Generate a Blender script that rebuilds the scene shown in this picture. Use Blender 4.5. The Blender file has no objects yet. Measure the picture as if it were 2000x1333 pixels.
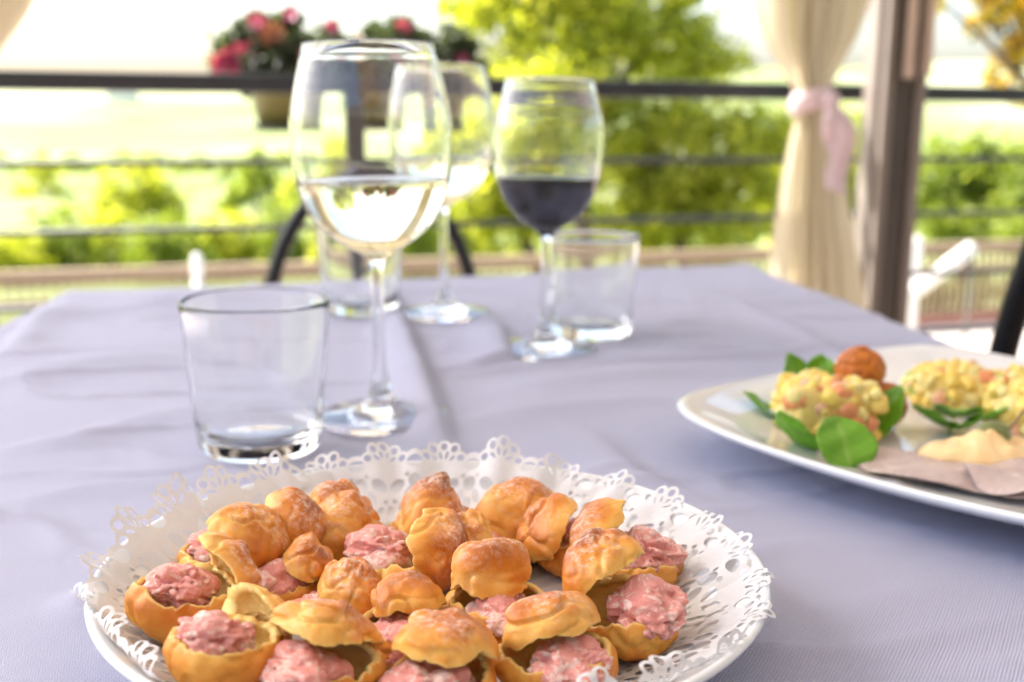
import bpy, math, random
import numpy as np
from mathutils import Vector, Matrix
R_ = math.radians
sc = bpy.context.scene
COL = sc.collection

# ------------------------------------------------------------------ camera, sky, sun, exposure
EYE = (0.0, 0.0, 0.94)
PITCH, ROLL, FPX = 11.6, 0.5, 2200.0
cam_d = bpy.data.cameras.new('camera')
cam = bpy.data.objects.new('camera', cam_d); COL.objects.link(cam)
cam_d.sensor_width = 36.0; cam_d.lens = 36.0*FPX/2000.0
cam_d.clip_start = 0.01; cam_d.clip_end = 3000
cam.matrix_world = Matrix.Translation(EYE) @ Matrix.Rotation(R_(90-PITCH), 4, 'X') @ Matrix.Rotation(R_(ROLL), 4, 'Z')
cam_d.dof.use_dof = True; cam_d.dof.focus_distance = 0.385; cam_d.dof.aperture_fstop = 8.4
sc.camera = cam
sc.render.engine = 'CYCLES'
sc.cycles.use_denoising = True
try: sc.cycles.denoiser = 'OPENIMAGEDENOISE'
except Exception: pass
sc.cycles.max_bounces = 14; sc.cycles.transmission_bounces = 12; sc.cycles.transparent_max_bounces = 12
sc.cycles.diffuse_bounces = 4; sc.cycles.glossy_bounces = 6
sc.cycles.caustics_refractive = True; sc.cycles.caustics_reflective = False
sc.cycles.sample_clamp_indirect = 6.0; sc.cycles.blur_glossy = 0.5
sc.view_settings.view_transform = 'Standard'; sc.view_settings.look = 'None'
sc.view_settings.gamma = 1.0; sc.view_settings.use_curve_mapping = False
sc.view_settings.exposure = 1.92

SUN_EL, SUN_AZ = 50.0, -66.0           # azimuth from straight ahead (+Y), negative = to the left
w = bpy.data.worlds.new('World'); sc.world = w; w.use_nodes = True
nt = w.node_tree; nt.nodes.clear()
sky = nt.nodes.new('ShaderNodeTexSky'); sky.sky_type = 'NISHITA'; sky.sun_disc = False
sky.sun_elevation = R_(SUN_EL); sky.sun_rotation = R_(SUN_AZ)
sky.air_density = 1.0; sky.dust_density = 4.0; sky.ozone_density = 1.0
bg = nt.nodes.new('ShaderNodeBackground'); bg.inputs['Strength'].default_value = 0.14
wo = nt.nodes.new('ShaderNodeOutputWorld')
nt.links.new(sky.outputs[0], bg.inputs[0]); nt.links.new(bg.outputs[0], wo.inputs[0])
sun_d = bpy.data.lights.new('sun', 'SUN'); sun_d.energy = 4.2; sun_d.angle = R_(0.6); sun_d.color = (1, .95, .86)
sun = bpy.data.objects.new('sun', sun_d); COL.objects.link(sun)
sd = Vector((math.sin(R_(SUN_AZ))*math.cos(R_(SUN_EL)), math.cos(R_(SUN_AZ))*math.cos(R_(SUN_EL)), math.sin(R_(SUN_EL))))
sun.rotation_euler = sd.to_track_quat('Z', 'Y').to_euler(); sun.location = (0, 0, 8)

# ------------------------------------------------------------------ measuring helper (photo pixel -> place), used only for coordinates
_p, _r = R_(PITCH), R_(ROLL)
_f = np.array([0, math.cos(_p), -math.sin(_p)]); _x = np.array([1., 0, 0]); _u = np.cross(_x, _f)
_rt = _x*math.cos(_r)+_u*math.sin(_r); _up = _u*math.cos(_r)-_x*math.sin(_r); _c = np.array(EYE)
def ray(px, py): return _f+_rt*(px-1000)/FPX-_up*(py-666.5)/FPX
def at(px, py, z): d = ray(px, py); return _c+d*(z-_c[2])/d[2]
def aty(px, py, y): d = ray(px, py); return _c+d*(y/d[1])

# ------------------------------------------------------------------ noise in numpy
def _hash(i, j, k, s):
    n = (i*374761393 + j*668265263 + k*2147483647 + s*974634777) & 0xffffffff
    n = ((n ^ (n >> 13))*1274126177) & 0xffffffff
    n = ((n ^ (n >> 16))*2246822519) & 0xffffffff
    return ((n ^ (n >> 15)) & 0xffffff)/float(0xffffff)*2-1
def vnoise(P, seed=0):
    P = np.asarray(P, float); F = np.floor(P).astype(np.int64); f = P-F; f = f*f*f*(f*(f*6-15)+10)
    out = 0
    for dx in (0, 1):
        wx = f[:, 0] if dx else 1-f[:, 0]
        for dy in (0, 1):
            wy = f[:, 1] if dy else 1-f[:, 1]
            for dz in (0, 1):
                wz = f[:, 2] if dz else 1-f[:, 2]
                out = out + wx*wy*wz*_hash(F[:, 0]+dx, F[:, 1]+dy, F[:, 2]+dz, seed)
    return out
def fbm(P, seed=0, oct=4, lac=2.1, gain=.5):
    a, o, t = 1.0, 0, 0
    P = np.asarray(P, float)
    for i in range(oct): o = o+a*vnoise(P, seed+i*17); t += a; a *= gain; P = P*lac+3.7
    return o/t

# ------------------------------------------------------------------ mesh helpers
def mesh_obj(name, verts, faces, mat, parent=None, smooth=True, attrs=None):
    me = bpy.data.meshes.new(name)
    verts = np.asarray(verts, dtype=float)
    me.from_pydata(verts.tolist(), [], faces if isinstance(faces, list) else faces.tolist())
    if smooth: me.polygons.foreach_set('use_smooth', [True]*len(me.polygons))
    if attrs:
        for k, v in attrs.items():
            v = np.asarray(v, dtype=np.float32)
            if v.ndim == 1:
                a = me.attributes.new(k, 'FLOAT', 'POINT'); a.data.foreach_set('value', v)
            else:
                a = me.attributes.new(k, 'FLOAT_COLOR', 'POINT')
                c = np.ones((len(v), 4), np.float32); c[:, :3] = v; a.data.foreach_set('color', c.ravel())
    me.materials.append(mat); me.update()
    o = bpy.data.objects.new(name, me); COL.objects.link(o)
    if parent is not None: o.parent = parent
    return o
def tag(o, label, cat, group=None):
    o['label'] = label; o['category'] = cat
    if group: o['group'] = group
    return o
def thing(name, label, cat, loc=(0, 0, 0), rz=0, group=None):
    o = bpy.data.objects.new(name, None); COL.objects.link(o); o.location = loc; o.rotation_euler = (0, 0, rz)
    return tag(o, label, cat, group)
def struct(o, kind='structure'): o['kind'] = kind; return o
def grid_faces(nu, nv, wrap_u=False, off=0):
    f = []
    for j in range(nv-1):
        for i in range(nu if wrap_u else nu-1):
            i2 = (i+1) % nu
            f.append((off+j*nu+i, off+j*nu+i2, off+(j+1)*nu+i2, off+(j+1)*nu+i))
    return f
def lathe(profile, n=96):
    """closed profile list of (r,z); r==0 at the ends allowed"""
    prof = np.array(profile); m = len(prof); a = np.linspace(0, 2*math.pi, n, endpoint=False)
    V = np.zeros((m, n, 3)); V[:, :, 0] = prof[:, 0:1]*np.cos(a); V[:, :, 1] = prof[:, 0:1]*np.sin(a); V[:, :, 2] = prof[:, 1:2]
    V = V.reshape(-1, 3).tolist(); F = []
    first = [i for i in range(m)]
    keep = {}
    out = []; idx = {}
    for j in range(m):
        if prof[j, 0] < 1e-6:
            out.append((0, 0, prof[j, 1])); idx[j] = [len(out)-1]*n
        else:
            s = len(out); out += V[j*n:(j+1)*n]; idx[j] = list(range(s, s+n))
    for j in range(m-1):
        A, B = idx[j], idx[j+1]
        for i in range(n):
            k = (i+1) % n; q = [A[i], A[k], B[k], B[i]]; q2 = []
            for v in q:
                if v not in q2: q2.append(v)
            if len(q2) > 2: F.append(tuple(q2))
    return out, F
def smooth_prof(pts, k=8):
    """Catmull-Rom through pts"""
    P = [np.array(p, float) for p in pts]; P = [2*P[0]-P[1]]+P+[2*P[-1]-P[-2]]; out = []
    for i in range(1, len(P)-2):
        for t in np.linspace(0, 1, k, endpoint=False):
            a, b, c, d = P[i-1], P[i], P[i+1], P[i+2]
            out.append(.5*((2*b)+(-a+c)*t+(2*a-5*b+4*c-d)*t*t+(-a+3*b-3*c+d)*t**3))
    out.append(P[-2]); return [tuple(o) for o in out]
def tube(pts, rad, n=10, cap=True):
    pts = [np.array(p, float) for p in pts]; m = len(pts)
    rad = [rad]*m if np.isscalar(rad) else rad; V = []; up = None
    for i in range(m):
        t = pts[min(i+1, m-1)]-pts[max(i-1, 0)]; t = t/(np.linalg.norm(t)+1e-12)
        if up is None:
            up = np.array([0, 0, 1.]) if abs(t[2]) < .9 else np.array([1., 0, 0])
        s = np.cross(t, up); s /= np.linalg.norm(s)+1e-12; up = np.cross(s, t)
        for k in range(n):
            a = 2*math.pi*k/n; V.append(pts[i]+rad[i]*(math.cos(a)*s+math.sin(a)*up))
    F = grid_faces(n, m, True)
    if cap: F.append(tuple(range(n))[::-1]); F.append(tuple((m-1)*n+k for k in range(n)))
    return V, F
def box(c, s, bev=0.0, rz=0):
    """box with chamfered edges as verts, faces"""
    import bmesh
    bm = bmesh.new(); bmesh.ops.create_cube(bm, size=1)
    for v in bm.verts: v.co = Vector((v.co.x*s[0], v.co.y*s[1], v.co.z*s[2]))
    if bev > 0: bmesh.ops.bevel(bm, geom=list(bm.edges), offset=bev, segments=2, affect='EDGES', profile=.6)
    M = Matrix.Translation(c) @ Matrix.Rotation(rz, 4, 'Z'); bm.verts.index_update()
    V = [tuple(M @ v.co) for v in bm.verts]; F = [tuple(v.index for v in f.verts) for f in bm.faces]; bm.free()
    return V, F
class MB:
    def __init__(s): s.v = []; s.f = []
    def add(s, vf):
        o = len(s.v); s.v += [tuple(x) for x in vf[0]]; s.f += [tuple(i+o for i in f) for f in vf[1]]; return s
    def build(s, name, mat, parent=None, smooth=False): return mesh_obj(name, s.v, s.f, mat, parent, smooth)
_ico = {}
def ico(n):
    if n not in _ico:
        import bmesh
        bm = bmesh.new(); bmesh.ops.create_icosphere(bm, subdivisions=n, radius=1)
        _ico[n] = (np.array([v.co[:] for v in bm.verts]), [tuple(v.index for v in f.verts) for f in bm.faces]); bm.free()
    return _ico[n]

# ------------------------------------------------------------------ material helpers
class M:
    def __init__(s, name):
        s.m = bpy.data.materials.new(name); s.m.use_nodes = True; s.t = s.m.node_tree; s.b = s.t.nodes['Principled BSDF']; s.out = s.t.nodes['Material Output']
    def n(s, typ, **k):
        x = s.t.nodes.new(typ)
        for a, v in k.items():
            if a.startswith('_'): setattr(x, a[1:], v)
            else: x.inputs[a.replace('0', ' ') if a not in x.inputs else a].default_value = v
        return x
    def l(s, a, b): s.t.links.new(a, b)
    def set(s, **k):
        for a, v in k.items(): s.b.inputs[a.replace('_', ' ')].default_value = v
        return s
    def coord(s, kind='Object'): return s.n('ShaderNodeTexCoord').outputs[kind]
    def noise(s, scale, detail=4, rough=.55, vec=None, dist=0.0):
        x = s.n('ShaderNodeTexNoise'); x.inputs['Scale'].default_value = scale; x.inputs['Detail'].default_value = detail
        x.inputs['Roughness'].default_value = rough; x.inputs['Distortion'].default_value = dist
        s.l(vec or s.coord(), x.inputs['Vector']); return x.outputs['Fac']
    def ramp(s, fac, stops):
        x = s.n('ShaderNodeValToRGB'); e = x.color_ramp.elements
        while len(e) < len(stops): e.new(.5)
        for i, (p, c) in enumerate(stops):
            e[i].position = p; e[i].color = (c[0], c[1], c[2], 1) if hasattr(c, '__len__') else (c, c, c, 1)
        s.l(fac, x.inputs[0]); return x.outputs[0]
    def mix(s, f, a, b, mode='MIX'):
        x = s.n('ShaderNodeMix'); x.data_type = 'RGBA'; x.blend_type = mode
        for v, i in ((f, 0), (a, 6), (b, 7)):
            if hasattr(v, 'links'): s.l(v, x.inputs[i])
            elif i == 0: x.inputs[0].default_value = v
            else: x.inputs[i].default_value = (v[0], v[1], v[2], 1)
        return x.outputs[2]
    def attr(s, name, out='Fac'):
        x = s.n('ShaderNodeAttribute'); x.attribute_name = name; return x.outputs[out]
    def bump(s, h, strength, dist):
        x = s.n('ShaderNodeBump'); x.inputs['Strength'].default_value = strength; x.inputs['Distance'].default_value = dist
        s.l(h, x.inputs['Height']); s.l(x.outputs[0], s.b.inputs['Normal']); return x
    def math(s, op, a, b=0.0):
        x = s.n('ShaderNodeMath'); x.operation = op
        for v, i in ((a, 0), (b, 1)):
            if hasattr(v, 'links'): s.l(v, x.inputs[i])
            else: x.inputs[i].default_value = v
        return x.outputs[0]
    def color(s, c):
        if hasattr(c, 'links'): s.l(c, s.b.inputs['Base Color'])
        else: s.b.inputs['Base Color'].default_value = (c[0], c[1], c[2], 1)
        return s
    def translucent(s, fac, c):
        tr = s.n('ShaderNodeBsdfTranslucent'); mx = s.n('ShaderNodeMixShader'); mx.inputs[0].default_value = fac
        if hasattr(c, 'links'): s.l(c, tr.inputs[0])
        else: tr.inputs[0].default_value = (c[0], c[1], c[2], 1)
        s.l(s.b.outputs[0], mx.inputs[1]); s.l(tr.outputs[0], mx.inputs[2]); s.l(mx.outputs[0], s.out.inputs['Surface']); return s

def simple(name, c, rough=.6, metal=0.0, var=.15, scale=8.0, bump=0.0):
    m = M(name); f = m.noise(scale, 5)
    m.color(m.mix(m.ramp(f, [(.3, 0), (.7, 1)]), [x*(1-var) for x in c], [min(1, x*(1+var)) for x in c]))
    m.set(Roughness=rough, Metallic=metal)
    if bump: m.bump(m.noise(scale*12, 4), .5, bump)
    return m.m

# cloth
m = M('lilac_tablecloth'); co = m.coord('UV')
mp = m.n('ShaderNodeMapping'); m.l(co, mp.inputs[0]); mp.inputs['Rotation'].default_value = (0, 0, .6)
w1 = m.n('ShaderNodeTexWave'); w1.bands_direction = 'X'; w1.inputs['Scale'].default_value = 270; w1.inputs['Distortion'].default_value = 1.2; w1.inputs['Detail'].default_value = 1; w1.inputs['Detail Scale'].default_value = 3; m.l(mp.outputs[0], w1.inputs[0])
w2 = m.n('ShaderNodeTexWave'); w2.bands_direction = 'Y'; w2.inputs['Scale'].default_value = 270; w2.inputs['Distortion'].default_value = 1.2; w2.inputs['Detail'].default_value = 1; w2.inputs['Detail Scale'].default_value = 3; m.l(mp.outputs[0], w2.inputs[0])
wv = m.math('MULTIPLY', w1.outputs['Fac'], w2.outputs['Fac'])
big = m.noise(6, 3); fine = m.noise(900, 2)
c0 = m.mix(big, (.38, .395, .535), (.43, .445, .595))
c1 = m.mix(m.math('MULTIPLY', wv, .35), c0, (.20, .21, .30))
m.color(c1); m.set(Roughness=.85, Sheen_Weight=.15)
m.bump(m.math('ADD', wv, m.math('MULTIPLY', fine, .9)), .8, .0004)
CLOTH = m.m

m = M('white_porcelain'); m.color((.74, .76, .78)); m.set(Roughness=.12, Specular_IOR_Level=.5, Coat_Weight=.35, Coat_Roughness=.08); m.bump(m.noise(30, 2), .08, .001); PORCELAIN = m.m
m = M('doily_paper'); f = m.noise(700, 3); m.color(m.mix(f, (.66, .665, .68), (.78, .785, .80))); m.set(Roughness=.5, Specular_IOR_Level=.5); m.bump(f, .35, .0002); m.translucent(.20, (.74, .72, .70)); PAPER = m.m

m = M('clear_glass'); m.color((.985, .995, .99)); m.set(Roughness=0.0, IOR=1.47, Transmission_Weight=1.0); GLASS = m.m
m = M('white_wine'); m.color((.96, .92, .70)); m.set(Roughness=0.0, IOR=1.34, Transmission_Weight=1.0); WWINE = m.m
m = M('red_wine'); m.color((.034, .028, .034)); m.set(Roughness=0.0, IOR=1.34, Transmission_Weight=.70); RWINE = m.m

# choux
m = M('baked_choux'); bk = m.attr('bake'); cr = m.attr('crumb'); n1 = m.noise(170, 5, .6); n2 = m.noise(45, 3)
bk2 = m.math('ADD', bk, m.math('MULTIPLY', m.math('SUBTRACT', n1, .5), .55)); bk3 = m.math('ADD', bk2, m.math('MULTIPLY', m.math('SUBTRACT', n2, .5), .5))
crust = m.ramp(bk3, [(.0, (.82, .45, .095)), (.25, (.74, .31, .042)), (.55, (.58, .18, .019)), (.8, (.38, .098, .011)), (1, (.24, .06, .009))])
crumb = m.mix(m.noise(260, 4), (.84, .55, .14), (.92, .72, .30))
c = m.mix(cr, crust, crumb)
fl = m.math('MULTIPLY', m.attr('flour'), m.ramp(m.noise(420, 5, .7), [(.45, 0), (.70, .7)]))
c = m.mix(fl, c, (.88, .80, .70))
m.color(c); m.set(Roughness=.44, Specular_IOR_Level=.4, Subsurface_Weight=.18, Subsurface_Radius=(1, .45, .15), Subsurface_Scale=.003)
hh = m.math('ADD', m.noise(900, 4, .65), m.math('MULTIPLY', m.noise(200, 4), 1.2)); m.bump(hh, .55, .0004)
CHOUX = m.m
m = M('raw_sausage_meat'); n1 = m.noise(190, 5, .65, dist=1.6); n2 = m.noise(110, 3); fat = m.attr('fat')
c = m.mix(n2, (.72, .22, .19), (.88, .43, .37))
fm = m.math('MULTIPLY', fat, 1.0)
c = m.mix(m.ramp(m.math('ADD', n1, m.math('MULTIPLY', fm, .10)), [(.53, 0), (.64, .85)]), c, (.92, .70, .62))
m.color(c); m.set(Roughness=.33, Specular_IOR_Level=.55, Subsurface_Weight=.3, Subsurface_Radius=(1, .35, .25), Subsurface_Scale=.004)
m.bump(m.math('ADD', m.noise(650, 4, .7), n1), .75, .0012); MEAT = m.m

STEEL = simple('dark_grey_painted_steel', (.022, .026, .033), .5, .1, .2, 20, .0005)
BLACK = simple('black_metal', (.012, .012, .013), .35, .4, .2, 30, .0003)
BROWNPOST = simple('brown_painted_aluminium', (.205, .175, .158), .45, 0, .12, 5, .0008)
GREYPOST = simple('dark_taupe_track', (.085, .075, .07), .45, .2, .12, 9)
RODM = simple('beige_track_rod', (.52, .43, .36), .35, 0, .08, 9)

# =================================================================== SETTING: ground, hills, courtyard, terrace
TZ = 0.75
def ground_h(x, y):
    x = np.asarray(x, float); y = np.asarray(y, float); d = np.hypot(x, y)
    g = -1.05 - 2.2*np.clip((d-13)/20, 0, 1)**1.0
    P = np.stack([x/30, y/30, np.zeros_like(x)], -1).reshape(-1, 3)
    g = g+(.5*fbm(P, 5, 3)*np.clip((d-12)/20, 0, 1).ravel()).reshape(x.shape)
    hill = np.clip((d-120)/500, 0, 1)
    P2 = np.stack([x/260, y/260, np.zeros_like(x)], -1).reshape(-1, 3)
    g = g+hill*(9+26*np.clip(.5+fbm(P2, 9, 4).reshape(x.shape), 0, 1.2))
    return g
rad = np.concatenate([[0], np.geomspace(3, 1500, 120)]); ang = np.linspace(0, 2*math.pi, 180, endpoint=False)
X = rad[:, None]*np.cos(ang); Y = rad[:, None]*np.sin(ang); Z = ground_h(X, Y)
V = np.stack([X, Y, Z], -1).reshape(-1, 3)
m = M('meadow_ground'); a = m.noise(.09, 5, .6); b = m.noise(1.4, 5, .7); g = m.noise(.012, 4)
c = m.mix(m.ramp(a, [(.38, 0), (.6, 1)]), (.13, .18, .04), (.26, .28, .10)); c = m.mix(m.math('MULTIPLY', b, .5), c, (.07, .12, .018))
c = m.mix(m.ramp(g, [(.45, 0), (.6, 1)]), c, (.36, .37, .22)); m.color(c); m.set(Roughness=.95); m.bump(b, .6, .1)
struct(mesh_obj('ground', V, grid_faces(180, 121, True), m.m))
# courtyard paving below the terrace, in front of the fence
m = M('pale_paving'); f = m.noise(3, 6, .6); m.color(m.mix(f, (.40, .36, .32), (.52, .47, .42))); m.set(Roughness=.8); m.bump(m.noise(60, 4), .4, .004); PAVE = m.m
# rail line: goes from near left to far right
def rl(px_x):            # railing depth along the view for a photo column
    return 1/(1/2.7-(.18/1500)*px_x/2.7)
RA, RB = np.array([*aty(0, 150, rl(0))[:2]]), np.array([*aty(2000, 187, rl(2000))[:2]])
RD = (RB-RA)/np.linalg.norm(RB-RA); RN = np.array([-RD[1], RD[0]])      # RN points outwards (away)
rail_ang = math.atan2(RD[1], RD[0])
# terrace slab
m = M('terracotta_tiles'); f = m.noise(4, 5); m.color(m.mix(f, (.34, .25, .22), (.42, .33, .29))); m.set(Roughness=.55); m.bump(m.noise(80, 4), .3, .002); TILE = m.m
cen = (RA+RB)/2+RD*0-RN*3.1+RN*.25
struct(mesh_obj('terrace_floor', *box((cen[0], cen[1], -.08), (10.5, 6.2, .14), .004, rail_ang), TILE, smooth=False))

# ------------------------------------------------------------------ canopy over the terrace (keeps the sun off the table)
m = M('canopy_canvas'); f = m.noise(2, 4); m.color(m.mix(f, (.72, .69, .62), (.78, .75, .69))); m.set(Roughness=.9); m.translucent(.08, (.82, .80, .76)); CANVAS = m.m
can = thing('terrace_canopy', 'pale canvas awning roof stretched over the dining terrace', 'awning', (cen[0], cen[1], 0), rail_ang)
g = 40; U, W = np.meshgrid(np.linspace(-2.5, 5.4, g), np.linspace(-3.4, 3.0, g)); zz = 2.62+.10*np.cos(U*1.5)**2-.02*W
mesh_obj('canvas', np.stack([U, W, zz], -1).reshape(-1, 3), grid_faces(g, g), CANVAS, can)
for k in range(6):
    u = -2.4+k*1.54
    mesh_obj('beam', *box((u, -.2, 2.57), (.07, 6.3, .09), .006), BROWNPOST, can, False)
for yv in (-3.3, 2.95): mesh_obj('edge_beam', *box((1.45, yv, 2.50), (7.9, .09, .12), .006), BROWNPOST, can, False)
# unseen dark wall added behind the camera to cut the light from there
m = M('shade_wall_plaster'); f = m.noise(3, 6); m.color(m.mix(f, (.10, .075, .06), (.14, .11, .09))); m.set(Roughness=.9); m.bump(m.noise(40, 5), .4, .003); PLASTER = m.m
hc = cen-RN*3.6
hw = mesh_obj('rear_shade_wall', *box((hc[0], hc[1], 1.35), (11, .3, 2.7), .01, rail_ang), PLASTER, smooth=False); struct(hw)
wc = cen+RD*2.3-RN*2.35
struct(mesh_obj('side_shade_wall', *box((wc[0], wc[1], 1.3), (.25, 2.3, 2.6), .01, rail_ang), PLASTER, smooth=False))  # unseen wall added on the right to block light from that side

# ------------------------------------------------------------------ railing
railing = thing('metal_railing', 'dark grey metal railing with round horizontal bars along the terrace edge', 'railing', (RA[0], RA[1], 0), rail_ang)
def railpos(px, y): d = ray(px, y); t = np.linalg.lstsq(np.array([[d[0], -RD[0]], [d[1], -RD[1]]]), RA-_c[:2], rcond=None)[0]; P = _c+d*t[0]; return P, t[1]
def mb_to(o, V):  # world -> local of the railing
    return V
ztop = float(aty(0, 157, rl(0))[2]); zmid = float(aty(0, 320, rl(0))[2]); zlow = float(aty(0, 456, rl(0))[2])
L0, L1 = -3.0, 6.8
mesh_obj('top_rail', *box(((L0+L1)/2, 0, ztop), (L1-L0, .06, .047), .008), STEEL, railing, False)
for z_ in (zmid, zlow, zlow-.185, zlow-.37):
    mesh_obj('bar', *tube([(L0, 0, z_), (L1, 0, z_)], .0085, 10), STEEL, railing)
postL = [railpos(688, 300)[1], railpos(688, 300)[1]-2.0, railpos(1745, 300)[1]+.0, railpos(1745, 300)[1]+1.9]
for s_ in postL:
    mesh_obj('post', *box((s_, .0, (ztop-.022)/2), (.056, .05, ztop-.022), .005), STEEL, railing, False)

# ------------------------------------------------------------------ column with side tracks and the two rods
colP = aty(1745, 300, 3.27); cl = thing('corner_column', 'wide brown awning column with dark tracks beside the curtain', 'column', (colP[0], colP[1], 0), R_(10))
mesh_obj('shaft', *box((0, .03, 1.25), (.150, .07, 2.5), .006), BROWNPOST, cl, False)
mesh_obj('side_strip', *box((-.045, -.022, 1.25), (.030, .03, 2.49), .004), BROWNPOST, cl, False)
mesh_obj('track', *box((.000, -.017, 1.25), (.045, .02, 2.49), .003), GREYPOST, cl, False)
mesh_obj('side_strip', *box((.052, -.022, 1.25), (.030, .03, 2.49), .004), BROWNPOST, cl, False)
mesh_obj('base_plate', *box((0, .02, .006), (.2, .14, .012), .002), GREYPOST, cl, False)
for xx, zb in ((-.000, 1.035), (.052, 1.045)):
    mesh_obj('rod', *tube([(xx, -.05, zb), (xx, -.05, 2.45)], [.016, .016], 12), RODM, cl)
    mesh_obj('clip', *box((xx, -.040, 2.3), (.03, .03, .03), .003), GREYPOST, cl, False)

# ------------------------------------------------------------------ curtains
m = M('curtain_linen'); uvw = m.coord('Object'); f = m.noise(6, 3)
mp = m.n('ShaderNodeMapping'); mp.inputs['Scale'].default_value = (120, 120, 900); m.l(uvw, mp.inputs[0]); wf = m.noise(1.0, 3, .6, vec=mp.outputs[0])
m.color(m.mix(f, (.57, .51, .37), (.65, .59, .45))); m.set(Roughness=.85, Sheen_Weight=.2); m.bump(wf, .3, .001); m.translucent(.42, (.66, .59, .42)); LINEN = m.m
m = M('lilac_ribbon'); m.color(m.mix(m.noise(30, 3), (.66, .52, .58), (.76, .64, .68))); m.set(Roughness=.45); m.translucent(.25, (.75, .6, .65)); RIBBON = m.m
def curtain(name, label, y, rows, tie_px, seed, nf=5):
    """rows: (py, x_left, x_right) photo measurements, turned into real widths at depth y"""
    P0 = aty(tie_px[0], tie_px[1], y); t = thing(name, label, 'curtain', (P0[0], P0[1], 0), 0, 'curtains tied back on the terrace')
    zs, cs, hs = [], [], []
    for py, a, b in rows:
        pa, pb = aty(a, py, y), aty(b, py, y); zs.append(pa[2]); cs.append((pa[0]+pb[0])/2-P0[0]); hs.append((pb[0]-pa[0])/2)
    zs, cs, hs = map(np.array, (zs, cs, hs)); o = np.argsort(zs); zs, cs, hs = zs[o], cs[o], hs[o]
    nv, nu = 150, 220; z = np.linspace(.02, 2.5, nv); zt = P0[2]
    def sm(xp, fp): 
        r = np.interp(z, xp, fp); k = np.hanning(9); k /= k.sum(); return np.convolve(np.pad(r, 4, 'edge'), k, 'valid')
    c, h = sm(zs, cs), sm(zs, hs); u = np.linspace(-1, 1, nu)
    V = np.zeros((nv, nu, 3)); rng = np.random.RandomState(seed)
    ph = rng.rand(4)*6.28
    uw = u+.10*np.sin(u*4+ph[0])+.04*np.sin(u*9+ph[1])
    for j in range(nv):
        amp = np.clip(h[j]*.38, .010, .055)
        d = np.sin(uw*nf*math.pi*.5*2+ph[1]+.35*np.sin(z[j]*3))*amp*(.75+.35*np.sin(u*3+ph[2]+z[j]*2))+.25*amp*np.sin(uw*nf*7+ph[3])
        V[j, :, 0] = c[j]+u*h[j]+.25*amp*np.cos(uw*nf*math.pi+ph[1]); V[j, :, 1] = d; V[j, :, 2] = z[j]
    V[:, :, 0] += .006*fbm(V.reshape(-1, 3)*7, seed, 3).reshape(nv, nu)
    mesh_obj('curtain_panel', V.reshape(-1, 3), grid_faces(nu, nv), LINEN, t)
    # ribbon round the waist, knot and two tails
    hr = float(np.interp(zt, zs, hs))+.012; cr_ = float(np.interp(zt, zs, cs)); a = np.linspace(0, 2*math.pi, 40, endpoint=False); W = []
    for k, (dz, e) in enumerate([(-.030, .0), (-.022, .006), (-.008, .008), (.006, .008), (.020, .006), (.028, .0)]):
        for q in a: W.append((cr_+(hr+e)*math.cos(q), (.034+e)*math.sin(q), zt+dz+.012*math.cos(q+.4)))
    mesh_obj('ribbon_band', W, grid_faces(40, 6, True), RIBBON, t)
    for (dx, ln, sw) in ((.055, .235, .02), (.03, .15, -.01)):
        T = []; k = 24
        for i in range(k):
            s = i/(k-1); wd = .010+.020*math.sin(min(1, s*1.6)*math.pi*.5)
            for e in (-1, -.3, .3, 1):
                T.append((cr_+hr*.8+dx*s**.7+e*wd+sw*math.sin(s*5), -.048-.012*math.sin(s*6)+.007*e*e, zt-.005-ln*s+.01*e*math.sin(s*4)))
        o = mesh_obj('ribbon_tail', T, grid_faces(4, k), RIBBON, t); mo = o.modifiers.new('thick', 'SOLIDIFY'); mo.thickness = .0015
    V_, F_ = ico(3); mesh_obj('knot', np.array(V_)*[.022, .016, .026]*(1+.15*vnoise(V_*2.3, 3))[:, None]+[cr_+hr*.85, -.045, zt], F_, RIBBON, t)
    return t
curtain('curtain', 'beige linen curtain tied with a lilac ribbon in front of the brown column', 3.08,
        [(-2600, 1330, 1790), (-900, 1380, 1760), (-300, 1440, 1720), (0, 1478, 1690), (70, 1497, 1668), (130, 1525, 1635), (185, 1556, 1612), (215, 1558, 1610), (260, 1546, 1622), (360, 1527, 1645), (480, 1508, 1665), (600, 1494, 1685), (900, 1470, 1720), (1400, 1450, 1760)], (1586, 197), 4)
curtain('curtain', 'brown-beige curtain edge in the upper left corner above the railing', 2.35,
        [(-2600, -420, 420), (-1200, -330, 300), (-500, -260, 190), (-200, -240, 120), (0, -230, 56), (80, -220, 0), (160, -200, -50), (250, -180, -90), (330, -185, -80), (600, -210, -50), (1200, -260, -20)], (-135, 270), 11)

# ------------------------------------------------------------------ leaves and trees
def leaf_mat(name, cols, tr, rough=.5):
    m = M(name); f = m.attr('tint'); n = len(cols)
    c = m.ramp(f, [(i/(n-1), cc) for i, cc in enumerate(cols)]); m.color(c); m.set(Roughness=rough, Specular_IOR_Level=.35)
    c2 = m.mix(1.0, c, (1.9, 1.9, .8), 'MULTIPLY'); m.translucent(tr, c2); return m.m
L_YEL = leaf_mat('yellow_green_leaves', [(.11, .14, .015), (.26, .29, .03), (.42, .43, .06), (.56, .54, .12)], .55)
L_GRN = leaf_mat('mid_green_leaves', [(.09, .13, .02), (.19, .24, .04), (.34, .38, .09)], .5)
L_AUT = leaf_mat('autumn_leaves', [(.05, .06, .02), (.26, .24, .02), (.48, .36, .03), (.52, .24, .03)], .45)
L_DRK = leaf_mat('flower_leaves', [(.06, .085, .06), (.09, .12, .08), (.12, .15, .09)], .3)
BARK = simple('tree_bark', (.10, .075, .05), .9, 0, .3, 6, .01)
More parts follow.
